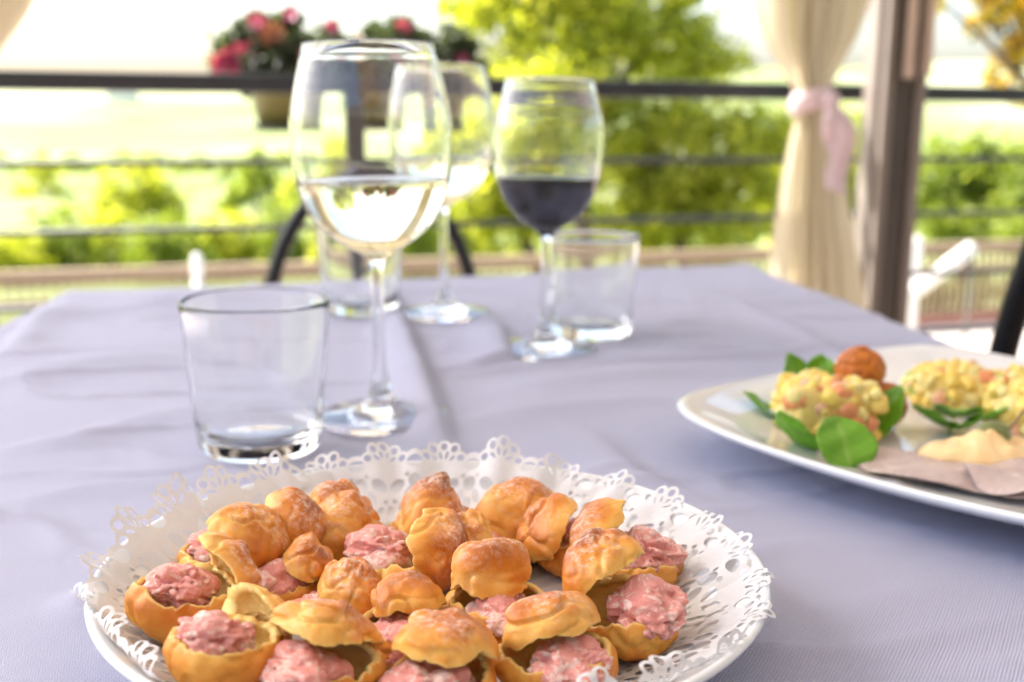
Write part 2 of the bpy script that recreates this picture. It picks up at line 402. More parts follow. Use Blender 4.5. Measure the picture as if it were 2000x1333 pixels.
def leaf_cloud(clusters, n, size, seed, sub=6):
    rng = np.random.RandomState(seed); cl = np.array(clusters, float)
    wgt = cl[:, 3]**2.4; wgt /= wgt.sum(); k = rng.choice(len(cl), n, p=wgt)
    # sub-clumps inside every cluster, leaves gathered round the clumps
    sc_ = []
    for c in cl:
        d = rng.normal(size=(sub*3, 3)); d /= np.linalg.norm(d, axis=1)[:, None]
        sc_.append(c[:3]+d*c[3]*(rng.rand(sub*3, 1)**.4)*[1, 1, .8])
    sc_ = np.array(sc_); pick = rng.randint(0, sub*3, n)
    ctr = sc_[k, pick]; P = ctr+rng.normal(size=(n, 3))*(cl[k, 3:4]*.20)
    A = rng.normal(size=(n, 3)); A /= np.linalg.norm(A, axis=1)[:, None]
    B = np.cross(A, rng.normal(size=(n, 3))); B /= np.linalg.norm(B, axis=1)[:, None]+1e-9
    s = size*(.6+.8*rng.rand(n, 1))
    V = np.stack([P-A*s, P+B*s*.42-A*s*.1, P+A*s, P-B*s*.42+A*s*.05], 1).reshape(-1, 3)
    F = np.arange(n*4).reshape(n, 4); tint = np.repeat(np.clip(.5+.28*rng.normal(size=n)+.2*(pick % 5-2)/2, 0, 1), 4)
    return V, F, tint
def tree(name, label, base, clusters, n, size, mat, seed, trunk=.12, group=None, cat='tree'):
    t = thing(name, label, cat, base, 0, group); b = np.array(base)
    mb = MB(); cl = np.array(clusters, float)-np.array([*base, 0]); top = cl[:, :3].mean(0); rng = np.random.RandomState(seed)
    mid = np.array([top[0]*.4, top[1]*.4, max(.3, top[2]*.6)])
    k = 8; pts = [np.array([0, 0, 0])*(1-s)+mid*s+np.array([.05*math.sin(s*5), .04*math.cos(s*4)-.04, 0]) for s in np.linspace(0, 1, k)]
    mb.add(tube(pts, list(np.linspace(trunk, trunk*.6, k)), 8))
    for c in cl:
        q = [mid*(1-s)+c[:3]*s+np.array([0, 0, .18*math.sin(s*math.pi)*c[3]])+rng.normal(size=3)*.02 for s in np.linspace(0, 1, 6)]
        q[0] = mid; mb.add(tube(q, list(np.linspace(trunk*.45, trunk*.10, 6)), 6))
    mb.build('trunk', BARK, t, True)
    V, F, ti = leaf_cloud(cl, n, size, seed); mesh_obj('crown', V, F, mat, t, False, {'tint': ti})
    return t
def C_(px, py, y, r): p = aty(px, py, y); return (p[0], p[1], p[2], r)
def gz(x, y): return float(ground_h(np.array([x]), np.array([y]))[0])
def base_at(px, y): p = aty(px, 500, y); return (p[0], p[1], gz(p[0], p[1])-.02)
random.seed(3)
# big tree right of the middle
tree('deciduous_tree', 'tall yellow-green tree above the railing behind the wine glasses', base_at(1130, 12),
     [C_(1150, 40, 12, .75), C_(1010, 60, 12, .55), C_(1270, 110, 12.5, .6), C_(1390, 130, 12.5, .38), C_(1100, -80, 12, .8), C_(960, 20, 11.8, .35), C_(1330, 20, 12.4, .35), C_(1120, 160, 11.6, .55), C_(900, 20, 12, .22), C_(1240, -150, 12.5, .7)],
     17000, .055, L_YEL, 21, .13, 'trees beyond the terrace')
tree('deciduous_tree', 'bushy light green tree seen through the small wine glass', base_at(1060, 10.5),
     [C_(1010, 260, 10.5, .5), C_(1090, 330, 10.5, .5), C_(960, 350, 10.5, .42), C_(1050, 200, 10.8, .45), C_(1000, 440, 10.5, .4), C_(900, 290, 10.6, .35)],
     9000, .05, L_YEL, 22, .09, 'trees beyond the terrace')
tree('deciduous_tree', 'rounded green tree between the small wine glass and the curtain', base_at(1330, 11.5),
     [C_(1260, 260, 11.5, .5), C_(1370, 250, 11.5, .5), C_(1450, 330, 11.5, .5), C_(1300, 380, 11.5, .5), C_(1210, 330, 11.8, .4), C_(1400, 430, 11.3, .42), C_(1510, 260, 11.8, .35), C_(1220, 430, 11.3, .35)],
     11000, .05, L_YEL, 23, .1, 'trees beyond the terrace')
tree('deciduous_tree', 'green tree directly behind the beige curtain', base_at(1600, 13),
     [C_(1560, 330, 13, .55), C_(1640, 300, 13, .5), C_(1530, 430, 13, .5), C_(1660, 420, 13, .5)],
     6500, .055, L_YEL, 24, .1, 'trees beyond the terrace')
tree('deciduous_tree', 'dense green tree with a peaked top right of the brown column', base_at(1880, 17),
     [C_(1880, 330, 17, .6), C_(1820, 370, 17, .55), C_(1900, 290, 17, .22), C_(1950, 350, 17, .55), C_(1840, 430, 16.5, .55), C_(1930, 430, 16.5, .55), C_(1990, 330, 17.5, .45)],
     12000, .06, L_GRN, 25, .12, 'trees beyond the terrace')
tree('deciduous_tree', 'green tree at the right picture edge above the picket fence', base_at(2060, 16),
     [C_(2040, 350, 16, .6), C_(2090, 400, 16, .6), C_(2010, 430, 15.6, .5), C_(2120, 320, 16, .5)],
     9000, .06, L_GRN, 26, .12, 'trees beyond the terrace')
tb = aty(2300, 500, 7.6); tree('autumn_tree', 'overhanging branch with yellow and orange leaves in the upper right corner', (tb[0], tb[1], -.9),
     [C_(1925, 40, 7.6, .13), C_(1960, 10, 7.6, .16), C_(1990, 100, 7.6, .17), C_(1960, 150, 7.6, .15), C_(2040, 30, 7.6, .28), C_(1835, 2, 7.4, .06), C_(1995, 190, 7.6, .09), C_(2150, -50, 7.6, .5), C_(2300, -150, 7.8, .7), C_(1925, -20, 7.6, .12)],
     17000, .032, L_AUT, 27, .10)
# left meadow bushes
for i, (px, py, y, r, lab) in enumerate([(272, 365, 27, .75, 'small round bush standing alone in the meadow on the left'), (505, 345, 34, .6, 'distant small tree in the meadow beside the large wine glass'),
        (80, 345, 55, .9, 'faint far tree at the left edge of the meadow'), (640, 330, 30, .9, 'meadow tree seen through the large wine glass')]):
    tree('meadow_tree', lab, base_at(px, y), [C_(px, py, y, r), C_(px-38, py+35, y, r*.8), C_(px+40, py+38, y, r*.75), C_(px, py-35, y, r*.55), C_(px-60, py+60, y, r*.6), C_(px+60, py+62, y, r*.6)], 1800, .12, L_YEL if i != 1 else L_GRN, 40+i, .08, 'trees scattered in the meadow')
row = []
for k in range(60):
    q_ = aty(-250+k*17, 322+5*math.sin(k*1.3)+4*math.sin(k*.37), 62+3*math.sin(k)); row.append((q_[0], q_[1], q_[2], .32+.3*abs(math.sin(k*2.1))))
V_, F_, ti = leaf_cloud(row, 6000, .16, 93, 4); struct(mesh_obj('far_hedgerow', V_, F_, L_GRN, None, False, {'tint': ti}), 'stuff')
hedge = [(20, 492, 'low shrub at the far left behind the fence'), (115, 482, 'second low shrub from the left behind the fence'), (215, 490, 'low shrub left of the white bollard behind the fence'), (330, 478, 'low shrub just behind the white bollard'), (440, 484, 'low shrub left of the black chair back behind the fence'),
         (560, 470, 'low shrub behind the left side of the black chair back'), (680, 474, 'low shrub behind the middle of the black chair back'), (800, 462, 'low shrub seen between the wine glass stems'), (905, 456, 'low shrub behind the right side of the black chair back'), (1130, 455, 'low shrub behind the small wine glass stem'), (1260, 450, 'low shrub above the far right tumbler'), (1400, 452, 'low shrub left of the curtain behind the fence')]
for i, (px, py, lab) in enumerate(hedge):
    y = 14.5+(i % 3)*.7; r = .34+.06*(i % 2)
    tree('shrub', lab, base_at(px, y), [C_(px, py-10-14*(i % 3), y, r*1.1), C_(px-34, py+14, y, r*.9), C_(px+36, py+12, y, r*.9), C_(px+5, py+45, y, r*1.1)], 2600, .05, L_GRN if i % 2 else L_YEL, 60+i, .04, 'shrubs behind the picket fence', 'shrub')

# ------------------------------------------------------------------ picket fence beyond the courtyard (parallel to the railing)
m = M('pale_weathered_wood'); f = m.noise(12, 5); m.color(m.mix(f, (.24, .165, .10), (.33, .24, .155))); m.set(Roughness=.75); m.bump(f, .3, .003); WOODF = m.m
fo = aty(1800, 480, 10.0); fence = thing('picket_fence', 'low pale wooden picket fence running beyond the courtyard', 'fence', (fo[0], fo[1], -.9), rail_ang)
me0 = None
fz = fo[2]+.9
for k in range(-150, 62):
    x = k*.079
    if me0 is None:
        V_, F_ = box((0, 0, (fz-.10)/2), (.034, .020, fz-.10), .003); o = mesh_obj('picket', V_, F_, WOODF, fence, False); me0 = o.data
    else:
        o = bpy.data.objects.new('picket', me0); COL.objects.link(o); o.parent = fence
    o.location = (x, 0, .03)
Lf0, Lf1 = -150*.079-.1, 62*.079
mesh_obj('top_rail', *box(((Lf0+Lf1)/2, -.0, fz-.03), (Lf1-Lf0, .09, .10), .01), WOODF, fence, False)
mesh_obj('cross_rail', *box(((Lf0+Lf1)/2, .032, fz-.22), (Lf1-Lf0, .03, .035), .004), WOODF, fence, False)
mesh_obj('bottom_board', *box(((Lf0+Lf1)/2, .034, .06), (Lf1-Lf0, .03, .06), .004), WOODF, fence, False)
m = M('red_kerb'); m.color(m.mix(m.noise(5, 4), (.40, .16, .10), (.48, .22, .15))); m.set(Roughness=.8)
cA = fo[:2]+RN*.05; cc_ = cA-RN*3.6+RD*(-2.5)
struct(mesh_obj('courtyard', *box((cc_[0], cc_[1], -.95), (22, 7.2, .1), .01, rail_ang), PAVE, smooth=False))
kc = fo[:2]-RN*.16+RD*(Lf0+Lf1)/2
struct(mesh_obj('kerb', *box((kc[0], kc[1], -.87), (Lf1-Lf0, .12, .06), .01, rail_ang), m.m, smooth=False))
bank = []; rng = np.random.RandomState(91)
for k in range(110):
    x_ = -11.5+k*.155; q_ = fo[:2]+RD*x_+RN*rng.uniform(.25, .9); bank.append((q_[0], q_[1], -.86+rng.uniform(0, .16), .17))
V_, F_, ti = leaf_cloud(bank, 16000, .04, 92, 3); struct(mesh_obj('ivy_ground_cover', V_, F_, L_GRN, None, False, {'tint': ti*.7}), 'stuff')
# white handrail with a rounded post, in front of the fence on the right; white bollard on the left
WHITE = simple('white_painted_metal', (.78, .77, .74), .4, 0, .05, 10)
hp = aty(1787, 500, 8.6); hr = thing('white_handrail', 'white metal handrail sloping in front of the fence right of the column', 'handrail', (hp[0], hp[1], -.9))
zt_ = aty(1787, 462, 8.6)[2]+.9
mesh_obj('post', *tube([(0, 0, 0), (0, 0, zt_-.03), (0, 0, zt_)], [.05, .05, .03], 14), WHITE, hr)
e0, e1 = aty(1780, 565, 8.6)-hp, aty(1893, 480, 8.6)-hp
mesh_obj('sloping_rail', *tube([(e0[0], -.08, e0[2]+hp[2]+.9), (e1[0], -.08, e1[2]+hp[2]+.9)], .055, 14), WHITE, hr)
mesh_obj('post', *tube([(e1[0], -.08, 0), (e1[0], -.08, e1[2]+hp[2]+.88)], .016, 12), BROWNPOST, hr)
bp = aty(385, 520, 7.6); bl = thing('garden_lamp', 'small white bollard lamp in front of the fence on the left', 'lamp', (bp[0], bp[1], -.9))
bz = aty(385, 494, 7.6)[2]+.9
mesh_obj('post', *tube([(0, 0, 0), (0, 0, bz-.17)], .028, 14), WHITE, bl)
mesh_obj('lamp_head', *lathe(smooth_prof([(0, bz-.17), (.034, bz-.16), (.037, bz-.08), (.028, bz-.02), (0, bz)], 5), 20), WHITE, bl)
yy = 60.
while yy < 1200 and aty(240, 203, yy)[2] > gz(*aty(240, 203, yy)[:2]): yy += 4
fp = aty(240, 203, yy); fs_ = yy/90; fh = thing('white_farmhouse', 'tiny far white farmhouse just below the railing on the left', 'house', (fp[0], fp[1], gz(fp[0], fp[1])))
hz_ = 1.0*fs_; fh.scale = (1, 1, 1)
mesh_obj('wall', *box((0, 0, hz_/2), (1.9*fs_, 1.9*fs_, hz_), .02), WHITE, fh, False)
mesh_obj('roof', [(a_*1.1*fs_, b_*1.1*fs_, hz_+c_*fs_) for a_, b_, c_ in ((-1, -1, 0), (1, -1, 0), (1, 1, 0), (-1, 1, 0), (-1, 0, .5), (1, 0, .5))], [(0, 1, 5, 4), (2, 3, 4, 5), (0, 4, 3), (1, 2, 5), (3, 2, 1, 0)], simple('clay_roof', (.36, .17, .10)), fh, False)

# ------------------------------------------------------------------ flower pots hung outside the railing
POTM = simple('olive_plastic_pot', (.20, .20, .07), .5, 0, .12, 12)
POTD = simple('dark_green_saucer', (.04, .055, .035), .5, 0, .12, 12)
PINK = leaf_mat('pink_petals', [(.28, .03, .11), (.36, .05, .15), (.42, .08, .20)], .25)
SALM = leaf_mat('salmon_petals', [(.34, .14, .10), (.40, .18, .13)], .25)
def flowerpot(px, label, leaves, petals, seed, potw=.125):
    y = rl(px)+.16; p0 = aty(px, 186, y); p1 = aty(px, 246, y)
    t = thing('flower_pot', label, 'flower pot', (p0[0], p0[1], p1[2]), 0, 'flower pots on the railing'); H = p0[2]-p1[2]+.02
    r1, r0 = potw/2, potw/2*.72
    V_, F_ = lathe([(0, 0), (r0, 0), (r1*.96, H*.86), (r1*1.08, H*.87), (r1*1.08, H), (r1*.98, H), (r1*.9, H*.8), (0, H*.8)], 32); mesh_obj('pot', V_, F_, POTM, t)
    V_, F_ = lathe([(0, -.014), (r0*1.1, -.014), (r0*1.35, .004), (r0*1.28, .004), (r0*1.05, -.008), (0, -.008)], 32); mesh_obj('saucer', V_, F_, POTD, t)
    for sx in (-.03, .03):
        mesh_obj('hanger', *tube([(sx, -.05, H*.7), (sx, -.075, H*.9), (sx, -.10, H+.06), (sx, -.155, H+.065), (sx, -.20, H+.03)], .003, 6), BLACK, t)
    o = np.array([p0[0], p0[1], p1[2]])
    cl = [(*(aty(a, b, y)-o), r) for a, b, r in leaves]
    st = MB()
    for c in cl: st.add(tube([(0, 0, H*.75), (c[0]*.5, c[1]*.5, H*.8+c[2]*.35), c[:3]], [.004, .003, .002], 5))
    st.build('stems', POTD, t)
    V_, F_, ti = leaf_cloud(cl, 420*len(cl), .017, seed); mesh_obj('foliage', V_, F_, L_DRK, t, False, {'tint': ti})
    rng = np.random.RandomState(seed)
    for (a, b, col) in petals:
        q = aty(a, b, y-.05)-o; T, G = [], []
        for k in range(5):
            an = k*1.2566; an2 = an+.55; an0 = an-.55; r = .026; b_ = len(T)
            T += [(0, 0, 0), (r*.7*math.cos(an0), -.006, r*.7*math.sin(an0)), (r*math.cos(an), -.012, r*math.sin(an)), (r*.7*math.cos(an2), -.006, r*.7*math.sin(an2))]; G.append((b_, b_+1, b_+2, b_+3))
        T = np.array(T)+[0, 0, 0]; fo_ = mesh_obj('flower', T, G, PINK if col == 'p' else SALM, t, False, {'tint': rng.rand(len(T))}); fo_.location = q; fo_.rotation_euler = (rng.uniform(-.5, .5), rng.uniform(-.4, .4), rng.uniform(-.9, .9))
flowerpot(548, 'olive flower pot with pink petunias left of the large wine glass',
    [(500, 70, .05), (545, 60, .05), (580, 90, .055), (460, 105, .05), (440, 130, .04), (520, 130, .07), (600, 140, .06), (560, 160, .06), (500, 155, .05), (570, 40, .025), (500, 40, .03), (570, 30, .03), (478, 60, .03), (620, 100, .05), (450, 75, .025)],
    [(430, 128, 'p'), (448, 108, 'p'), (462, 125, 'p'), (480, 112, 'p'), (440, 120, 'p'), (490, 98, 'p'), (472, 100, 'p'), (500, 40, 'p'), (510, 50, 'p'), (570, 28, 'p'), (528, 60, 's'), (545, 66, 's'), (520, 78, 's'), (452, 132, 'p'), (425, 118, 'p'), (600, 110, 's')], 5, .165)
flowerpot(728, 'flower pot seen through the bowl of the large wine glass',
    [(660, 90, .05), (645, 60, .025), (700, 110, .06), (735, 75, .04), (725, 60, .02), (780, 85, .06), (790, 55, .035), (820, 90, .04), (690, 150, .07), (760, 150, .07), (640, 130, .06)],
    [(645, 55, 'p'), (790, 50, 'p'), (800, 110, 'p'), (700, 90, 's')], 6, .145)
flowerpot(885, 'dark flower pot plant right of the large wine glass',
    [(860, 90, .05), (845, 120, .05), (885, 75, .04), (900, 110, .05), (870, 145, .06), (915, 140, .05), (930, 165, .04)], [(905, 120, 'p')], 7, .11)

# ------------------------------------------------------------------ chairs
CUSH = simple('red_cushion', (.30, .03, .03), .8, 0, .2, 30, .001)
def chair(label, x, y, rz, w_=.185, ztop=.86):
    """hoop back in the local y=0 plane, seat towards -y"""
    t = thing('hoop_back_chair', label, 'chair', (x, y, 0), rz, 'black metal chairs round the table')
    zb = .54; hh = ztop-zb; pts = [(-w_*.92, .0, 0), (-w_*.97, 0, .30)]+[(-w_*math.cos(a), .012*math.sin(a), zb+hh*math.sin(a)) for a in np.linspace(0, math.pi, 26)]+[(w_*.97, 0, .30), (w_*.92, 0, 0)]
    mesh_obj('back_hoop', *tube(pts, .0130, 12), BLACK, t)
    mesh_obj('inner_hoop', *tube([(-w_*.52*math.cos(a), .0, .46+.20*math.sin(a)) for a in np.linspace(0, math.pi, 18)], .006, 8), BLACK, t)
    a = np.linspace(0, 2*math.pi, 40, endpoint=False)
    V_, F_ = lathe(smooth_prof([(0, .455), (.15, .462), (.19, .452), (.195, .435), (.185, .425), (0, .425)], 4), 40)
    mesh_obj('seat', np.array(V_)+[0, -.20, 0], F_, BLACK, t)
    V_, F_ = lathe(smooth_prof([(0, .49), (.12, .488), (.17, .478), (.175, .468), (.165, .464), (0, .464)], 4), 40); mesh_obj('cushion', np.array(V_)+[0, -.20, 0], F_, CUSH, t)
    for sx in (-1, 1): mesh_obj('leg', *tube([(sx*.13, -.33, .43), (sx*.15, -.35, .2), (sx*.16, -.37, 0)], .0095, 10), BLACK, t)
    mesh_obj('leg_ring', *tube([(.15*math.cos(q), -.19+.15*math.sin(q), .22) for q in np.linspace(0, 2*math.pi, 30)], .006, 8), BLACK, t)
q = aty(729, 540, 1.92)
chair('black hoop-backed chair at the far side of the table behind the wine glasses', q[0], q[1], R_(14), .184, .835)
q = aty(1952, 640, 1.06)
chair('black chair back cut off by the right picture edge', q[0]+.012, q[1]-.185, R_(-84), .19, .95)

# ------------------------------------------------------------------ table and cloth
FL, FR = np.array([-.462, 1.165]), np.array([.297, 1.41]); NL, NR = np.array([-.36, .02]), np.array([.50, .06])
tb_ = thing('dining_table', 'rectangular dining table hidden under the lilac tablecloth', 'table', (0, .7, 0))
mbx = MB(); ins = .006
Q = [NL, NR, FR, FL]; cQ = sum(Q)/4
Qi = [q+(cQ-q)/np.linalg.norm(cQ-q)*.012-np.array([0, .7]) for q in Q]
vb = [(q[0], q[1], TZ-.034) for q in Qi]+[(q[0], q[1], TZ-.006) for q in Qi]
WOODT = simple('table_wood', (.20, .11, .06), .5, 0, .25, 5)
mesh_obj('tabletop', vb, [(3, 2, 1, 0), (4, 5, 6, 7), (0, 1, 5, 4), (1, 2, 6, 5), (2, 3, 7, 6), (3, 0, 4, 7)], WOODT, tb_, False)
for q in Qi:
    qq = q*.86; mesh_obj('leg', *box((qq[0], qq[1], (TZ-.034)/2), (.05, .05, TZ-.034), .004), WOODT, tb_, False)
def folds(P):
    """soft creases of the cloth (metres); P = (n,2) world positions"""
    h = .0016*fbm(np.c_[P*3.0, np.zeros(len(P))], 31, 3)+.0030*fbm(np.c_[P[:, 0]*2.2+P[:, 1]*1.2, P[:, 1]*7.5-P[:, 0]*2, np.zeros(len(P))], 33, 3)+.0006*fbm(np.c_[P*22, np.zeros(len(P))], 35, 3)
    rid = 1-np.abs(fbm(np.c_[P[:, 0]*5+P[:, 1]*3, P[:, 1]*13-P[:, 0]*4, np.zeros(len(P))], 39, 2))*6
    h = h+.0019*np.clip(rid, 0, 1)**2.0
    def line(pts, sig, amp, step=0.0):
        nonlocal h
        W = np.array([at(a, b, TZ)[:2] for a, b in pts]); best = np.full(len(P), 9.); side = np.zeros(len(P)); tt = np.zeros(len(P))
        for i in range(len(W)-1):
            a, b = W[i], W[i+1]; d = b-a; L = np.linalg.norm(d); t = np.clip(((P-a)@d)/L**2, 0, 1); q = a+t[:, None]*d; v = P-q; ds = np.linalg.norm(v, axis=1)
            s = np.sign(d[0]*v[:, 1]-d[1]*v[:, 0]); mk = ds < best; best[mk] = ds[mk]; side[mk] = s[mk]; tt[mk] = (i+t[mk])/(len(W)-1)
        fade = np.sin(np.clip(tt, 0.02, .98)*math.pi)**.35
        sg = np.where(side > 0, sig*.75, sig*2.4)
        h = h+amp*fade*np.exp(-(best/sg)**2)
    line([(755, 560), (785, 640), (812, 720), (840, 800), (868, 880)], .009, .0085)
    line([(0, 985), (180, 955), (330, 950), (520, 930)], .007, .0028)
    line([(945, 610), (975, 660), (985, 705), (905, 720)], .012, .0055)
    line([(1430, 590), (1530, 640), (1640, 700), (1700, 740)], .008, .0042)
    line([(1000, 760), (1200, 735), (1420, 715)], .010, .0038)
    line([(880, 830), (1080, 800), (1300, 780)], .009, .0030)
    line([(100, 620), (260, 600), (420, 596)], .012, .0035)
    line([(0, 740), (200, 712), (360, 700)], .012, .0035)
    line([(0, 880), (160, 850), (330, 800)], .010, .0025)
    line([(1240, 620), (1390, 640), (1560, 680)], .013, .0045)
    line([(1180, 700), (1340, 690), (1500, 690)], .010, .0035)
    line([(1380, 1333), (1600, 1180), (1900, 1120)], .012, .0020)
    line([(1150, 850), (1240, 930), (1330, 960)], .010, .0025)
    line([(20, 700), (60, 640), (130, 590)], .010, .004)
    return h
gs, gt = 250, 380
ov = .20
s = np.linspace(-ov, 1+ov, gs); t = np.linspace(-.16, 1.16, gt); S, T = np.meshgrid(s, t)
S, T = S.ravel(), T.ravel(); Sc, Tc = np.clip(S, 0, 1), np.clip(T, 0, 1)
B = (1-Sc)[:, None]*(1-Tc)[:, None]*NL+Sc[:, None]*(1-Tc)[:, None]*NR+Sc[:, None]*Tc[:, None]*FR+(1-Sc)[:, None]*Tc[:, None]*FL
dx = (S-Sc)*.80; dy = (T-Tc)*1.3; dd = np.hypot(dx, dy); rb = .010
ang_ = np.clip(dd/rb, 0, math.pi/2); out_d = rb*np.sin(ang_); drop = rb*(1-np.cos(ang_))+np.clip(dd-rb*math.pi/2, 0, None)
e1 = (FR-FL)/np.linalg.norm(FR-FL); e2 = (FL-NL)/np.linalg.norm(FL-NL)
nd = np.zeros((len(S), 2)); nz = dd > 1e-9; nd[nz] = (dx[nz, None]*e1+dy[nz, None]*e2)/dd[nz, None]
wave = (.014*np.sin(B[:, 0]*21+B[:, 1]*17)+.010*np.sin(B[:, 0]*47+B[:, 1]*9))*np.clip(drop/.15, 0, 1)+.03*np.clip(drop/.2, 0, 1)
P = B+nd*(out_d+wave)[:, None]; inside = 1-np.clip(dd/.02, 0, 1)
hz = folds(B)
hz = hz*1.6; V = np.c_[P, TZ+.0*S+np.clip(hz, -.0008, .013)*inside-drop]
cloth = mesh_obj('tablecloth', V, grid_faces(gs, gt), CLOTH)
uv = cloth.data.uv_layers.new(name='UVMap'); li = np.zeros(len(cloth.data.loops), dtype=np.int32); cloth.data.loops.foreach_get('vertex_index', li)
UVv = np.c_[S*.8, T*1.3]; uv.data.foreach_set('uv', UVv[li].astype(np.float32).ravel())
tag(cloth, 'pale lilac woven tablecloth with soft creases covering the table', 'tablecloth')

# ------------------------------------------------------------------ glasses
TT = TZ+.0012
def tumbler(label, px, py, seed, hgt=.088, rt=.0425, rbm=.0345):
    p = at(px, py, TZ); t = thing('tumbler', label, 'tumbler', (p[0], p[1], TT), 0, 'water tumblers on the table')
    w_ = .0019; prof = [(0, .0012), (rbm*.62, .0008), (rbm*.80, .0), (rbm*.93, .0012), (rbm, .0055)]
    prof += [(rbm+(rt-rbm)*u**.95, .0055+(hgt-.0065)*u) for u in np.linspace(.06, 1, 22)]
    prof += [(rt-w_*.15, hgt+.0002), (rt-w_*.5, hgt+.0006), (rt-w_*.9, hgt)]
    prof += [(rbm+(rt-rbm)*u**.95-w_-.0007*(1-u), .0055+(hgt-.0065)*u) for u in np.linspace(.98, .16, 20)]
    prof += [(rbm*.90, .0135), (rbm*.78, .0098), (rbm*.5, .0090), (0, .0092)]
    V_, F_ = lathe(prof, 128); o = mesh_obj('glass_body', V_, F_, GLASS, t); return t
tumbler('empty glass tumbler nearest the camera, left of the large wine glass', 509, 882, 1, .0855, .0408, .0340)
tumbler('empty glass tumbler seen behind the stem of the large wine glass', 706, 612, 2)
tumbler('empty glass tumbler right behind the small wine glass', 1153, 658, 3, .086, .0400)
def wineglass(label, px, py, H, rbowl, rfoot, zfill, wine_mat, wname, rz=0, tilt=(0, 0)):
    p = at(px, py, TZ); t = thing('wine_glass', label, 'wine glass', (p[0], p[1], TT), 0, 'wine glasses on the table'); t.rotation_euler = (tilt[0], tilt[1], 0)
    zb = H*.46        # bottom of the bowl
    outer = smooth_prof([(rfoot*.975, .0004), (rfoot, .0018), (rfoot*.975, .0032), (rfoot*.9, .0042), (rfoot*.5, .0068), (rfoot*.24, .0125), (.0062, .021), (.0044, .032), (.0037, .055), (.0037, zb-.018), (.0044, zb-.008), (.0085, zb-.001),
        (rbowl*.48, zb+.0068), (rbowl*.78, zb+.021), (rbowl*.945, zb+.040), (rbowl, zb+.062), (rbowl*.985, zb+.082), (rbowl*.90, zb+(H-zb)*.83), (rbowl*.795, H-.0012)], 6)
    rim = [(rbowl*.790, H+.0001), (rbowl*.778, H+.0002), (rbowl*.765, H-.0006), (rbowl*.762, H-.0022)]
    def inner_r(z):  # inner wall
        zs = np.array([q[1] for q in outer[len(outer)//2:]]); rs = np.array([q[0] for q in outer[len(outer)//2:]]); return np.interp(z, zs, rs)
    zi = np.concatenate([np.linspace(H-.006, zb+.030, 22), np.linspace(zb+.026, zb+.0055, 9)])
    inner = [(max(.001, float(inner_r(z))-.0011-.0012*max(0, 1-(z-zb)/.03)), float(z)) for z in zi]; inner += [(inner[-1][0]*.6, zb+.0040), (0, zb+.0034)]
    V_, F_ = lathe([(0, .0012), (rfoot*.6, .0016)]+outer+rim+inner, 128); mesh_obj('glass_body', V_, F_, GLASS, t)
    wp = [(0, zb+.0031), (inner[-2][0]+.0001, zb+.0037)]+[(r+.00025, z) for r, z in reversed(inner[:-2]) if z < zfill-.001]
    rr = float(np.interp(zfill, [q[1] for q in inner[:-2]][::-1], [q[0] for q in inner[:-2]][::-1]))
    wp += [(rr+.00025, zfill), (rr-.0012, zfill-.0008), (rr*.5, zfill-.0011), (0, zfill-.0011)]
    V_, F_ = lathe(wp, 128); o = mesh_obj('wine', V_, F_, wine_mat, t); o['label'] = wname
    return t
wineglass('large wine glass with white wine beside the nearest tumbler', 746, 822, .226, .0478, .0415, .226*.46+.0435, WWINE, 'pale white wine', tilt=(0, R_(-1.2)))
wineglass('rear wine glass with white wine, half hidden behind the large one', 868, 618, .228, .0478, .043, .228*.46+.041, WWINE, 'pale white wine', tilt=(0, R_(-.4)))
wineglass('smaller wine glass with red wine beside the right tumbler', 1062, 690, .2125, .0425, .0425, .214*.46+.0395, RWINE, 'dark red wine', tilt=(0, R_(.5)))

# ------------------------------------------------------------------ round plate with doily
PC = np.array([-.027, .378]); PR = .122; PSC = .957; DSC = .935
t = thing('round_plate', 'white round porcelain plate under the paper doily', 'plate', (PC[0], PC[1], TZ+.0015)); t.scale = (PSC, PSC, .97)
prof = smooth_prof([(0, .004), (.05, .004), (.060, .0042)], 3)
pl = [(0, .0035), (.055, .0035), (.057, .0), (.061, .0), (.063, .0035), (.082, .0070), (.102, .0150), (.116, .0245), (.1215, .0292), (.1225, .0310), (.1212, .0322), (.118, .0308), (.101, .0200), (.086, .0118), (.078, .0092), (.060, .0082), (0, .0082)]
V_, F_ = lathe([pl[0]]+pl[1:6]+smooth_prof(pl[6:16], 4)+[pl[16]], 160); mesh_obj('dish', V_, F_, PORCELAIN, t)

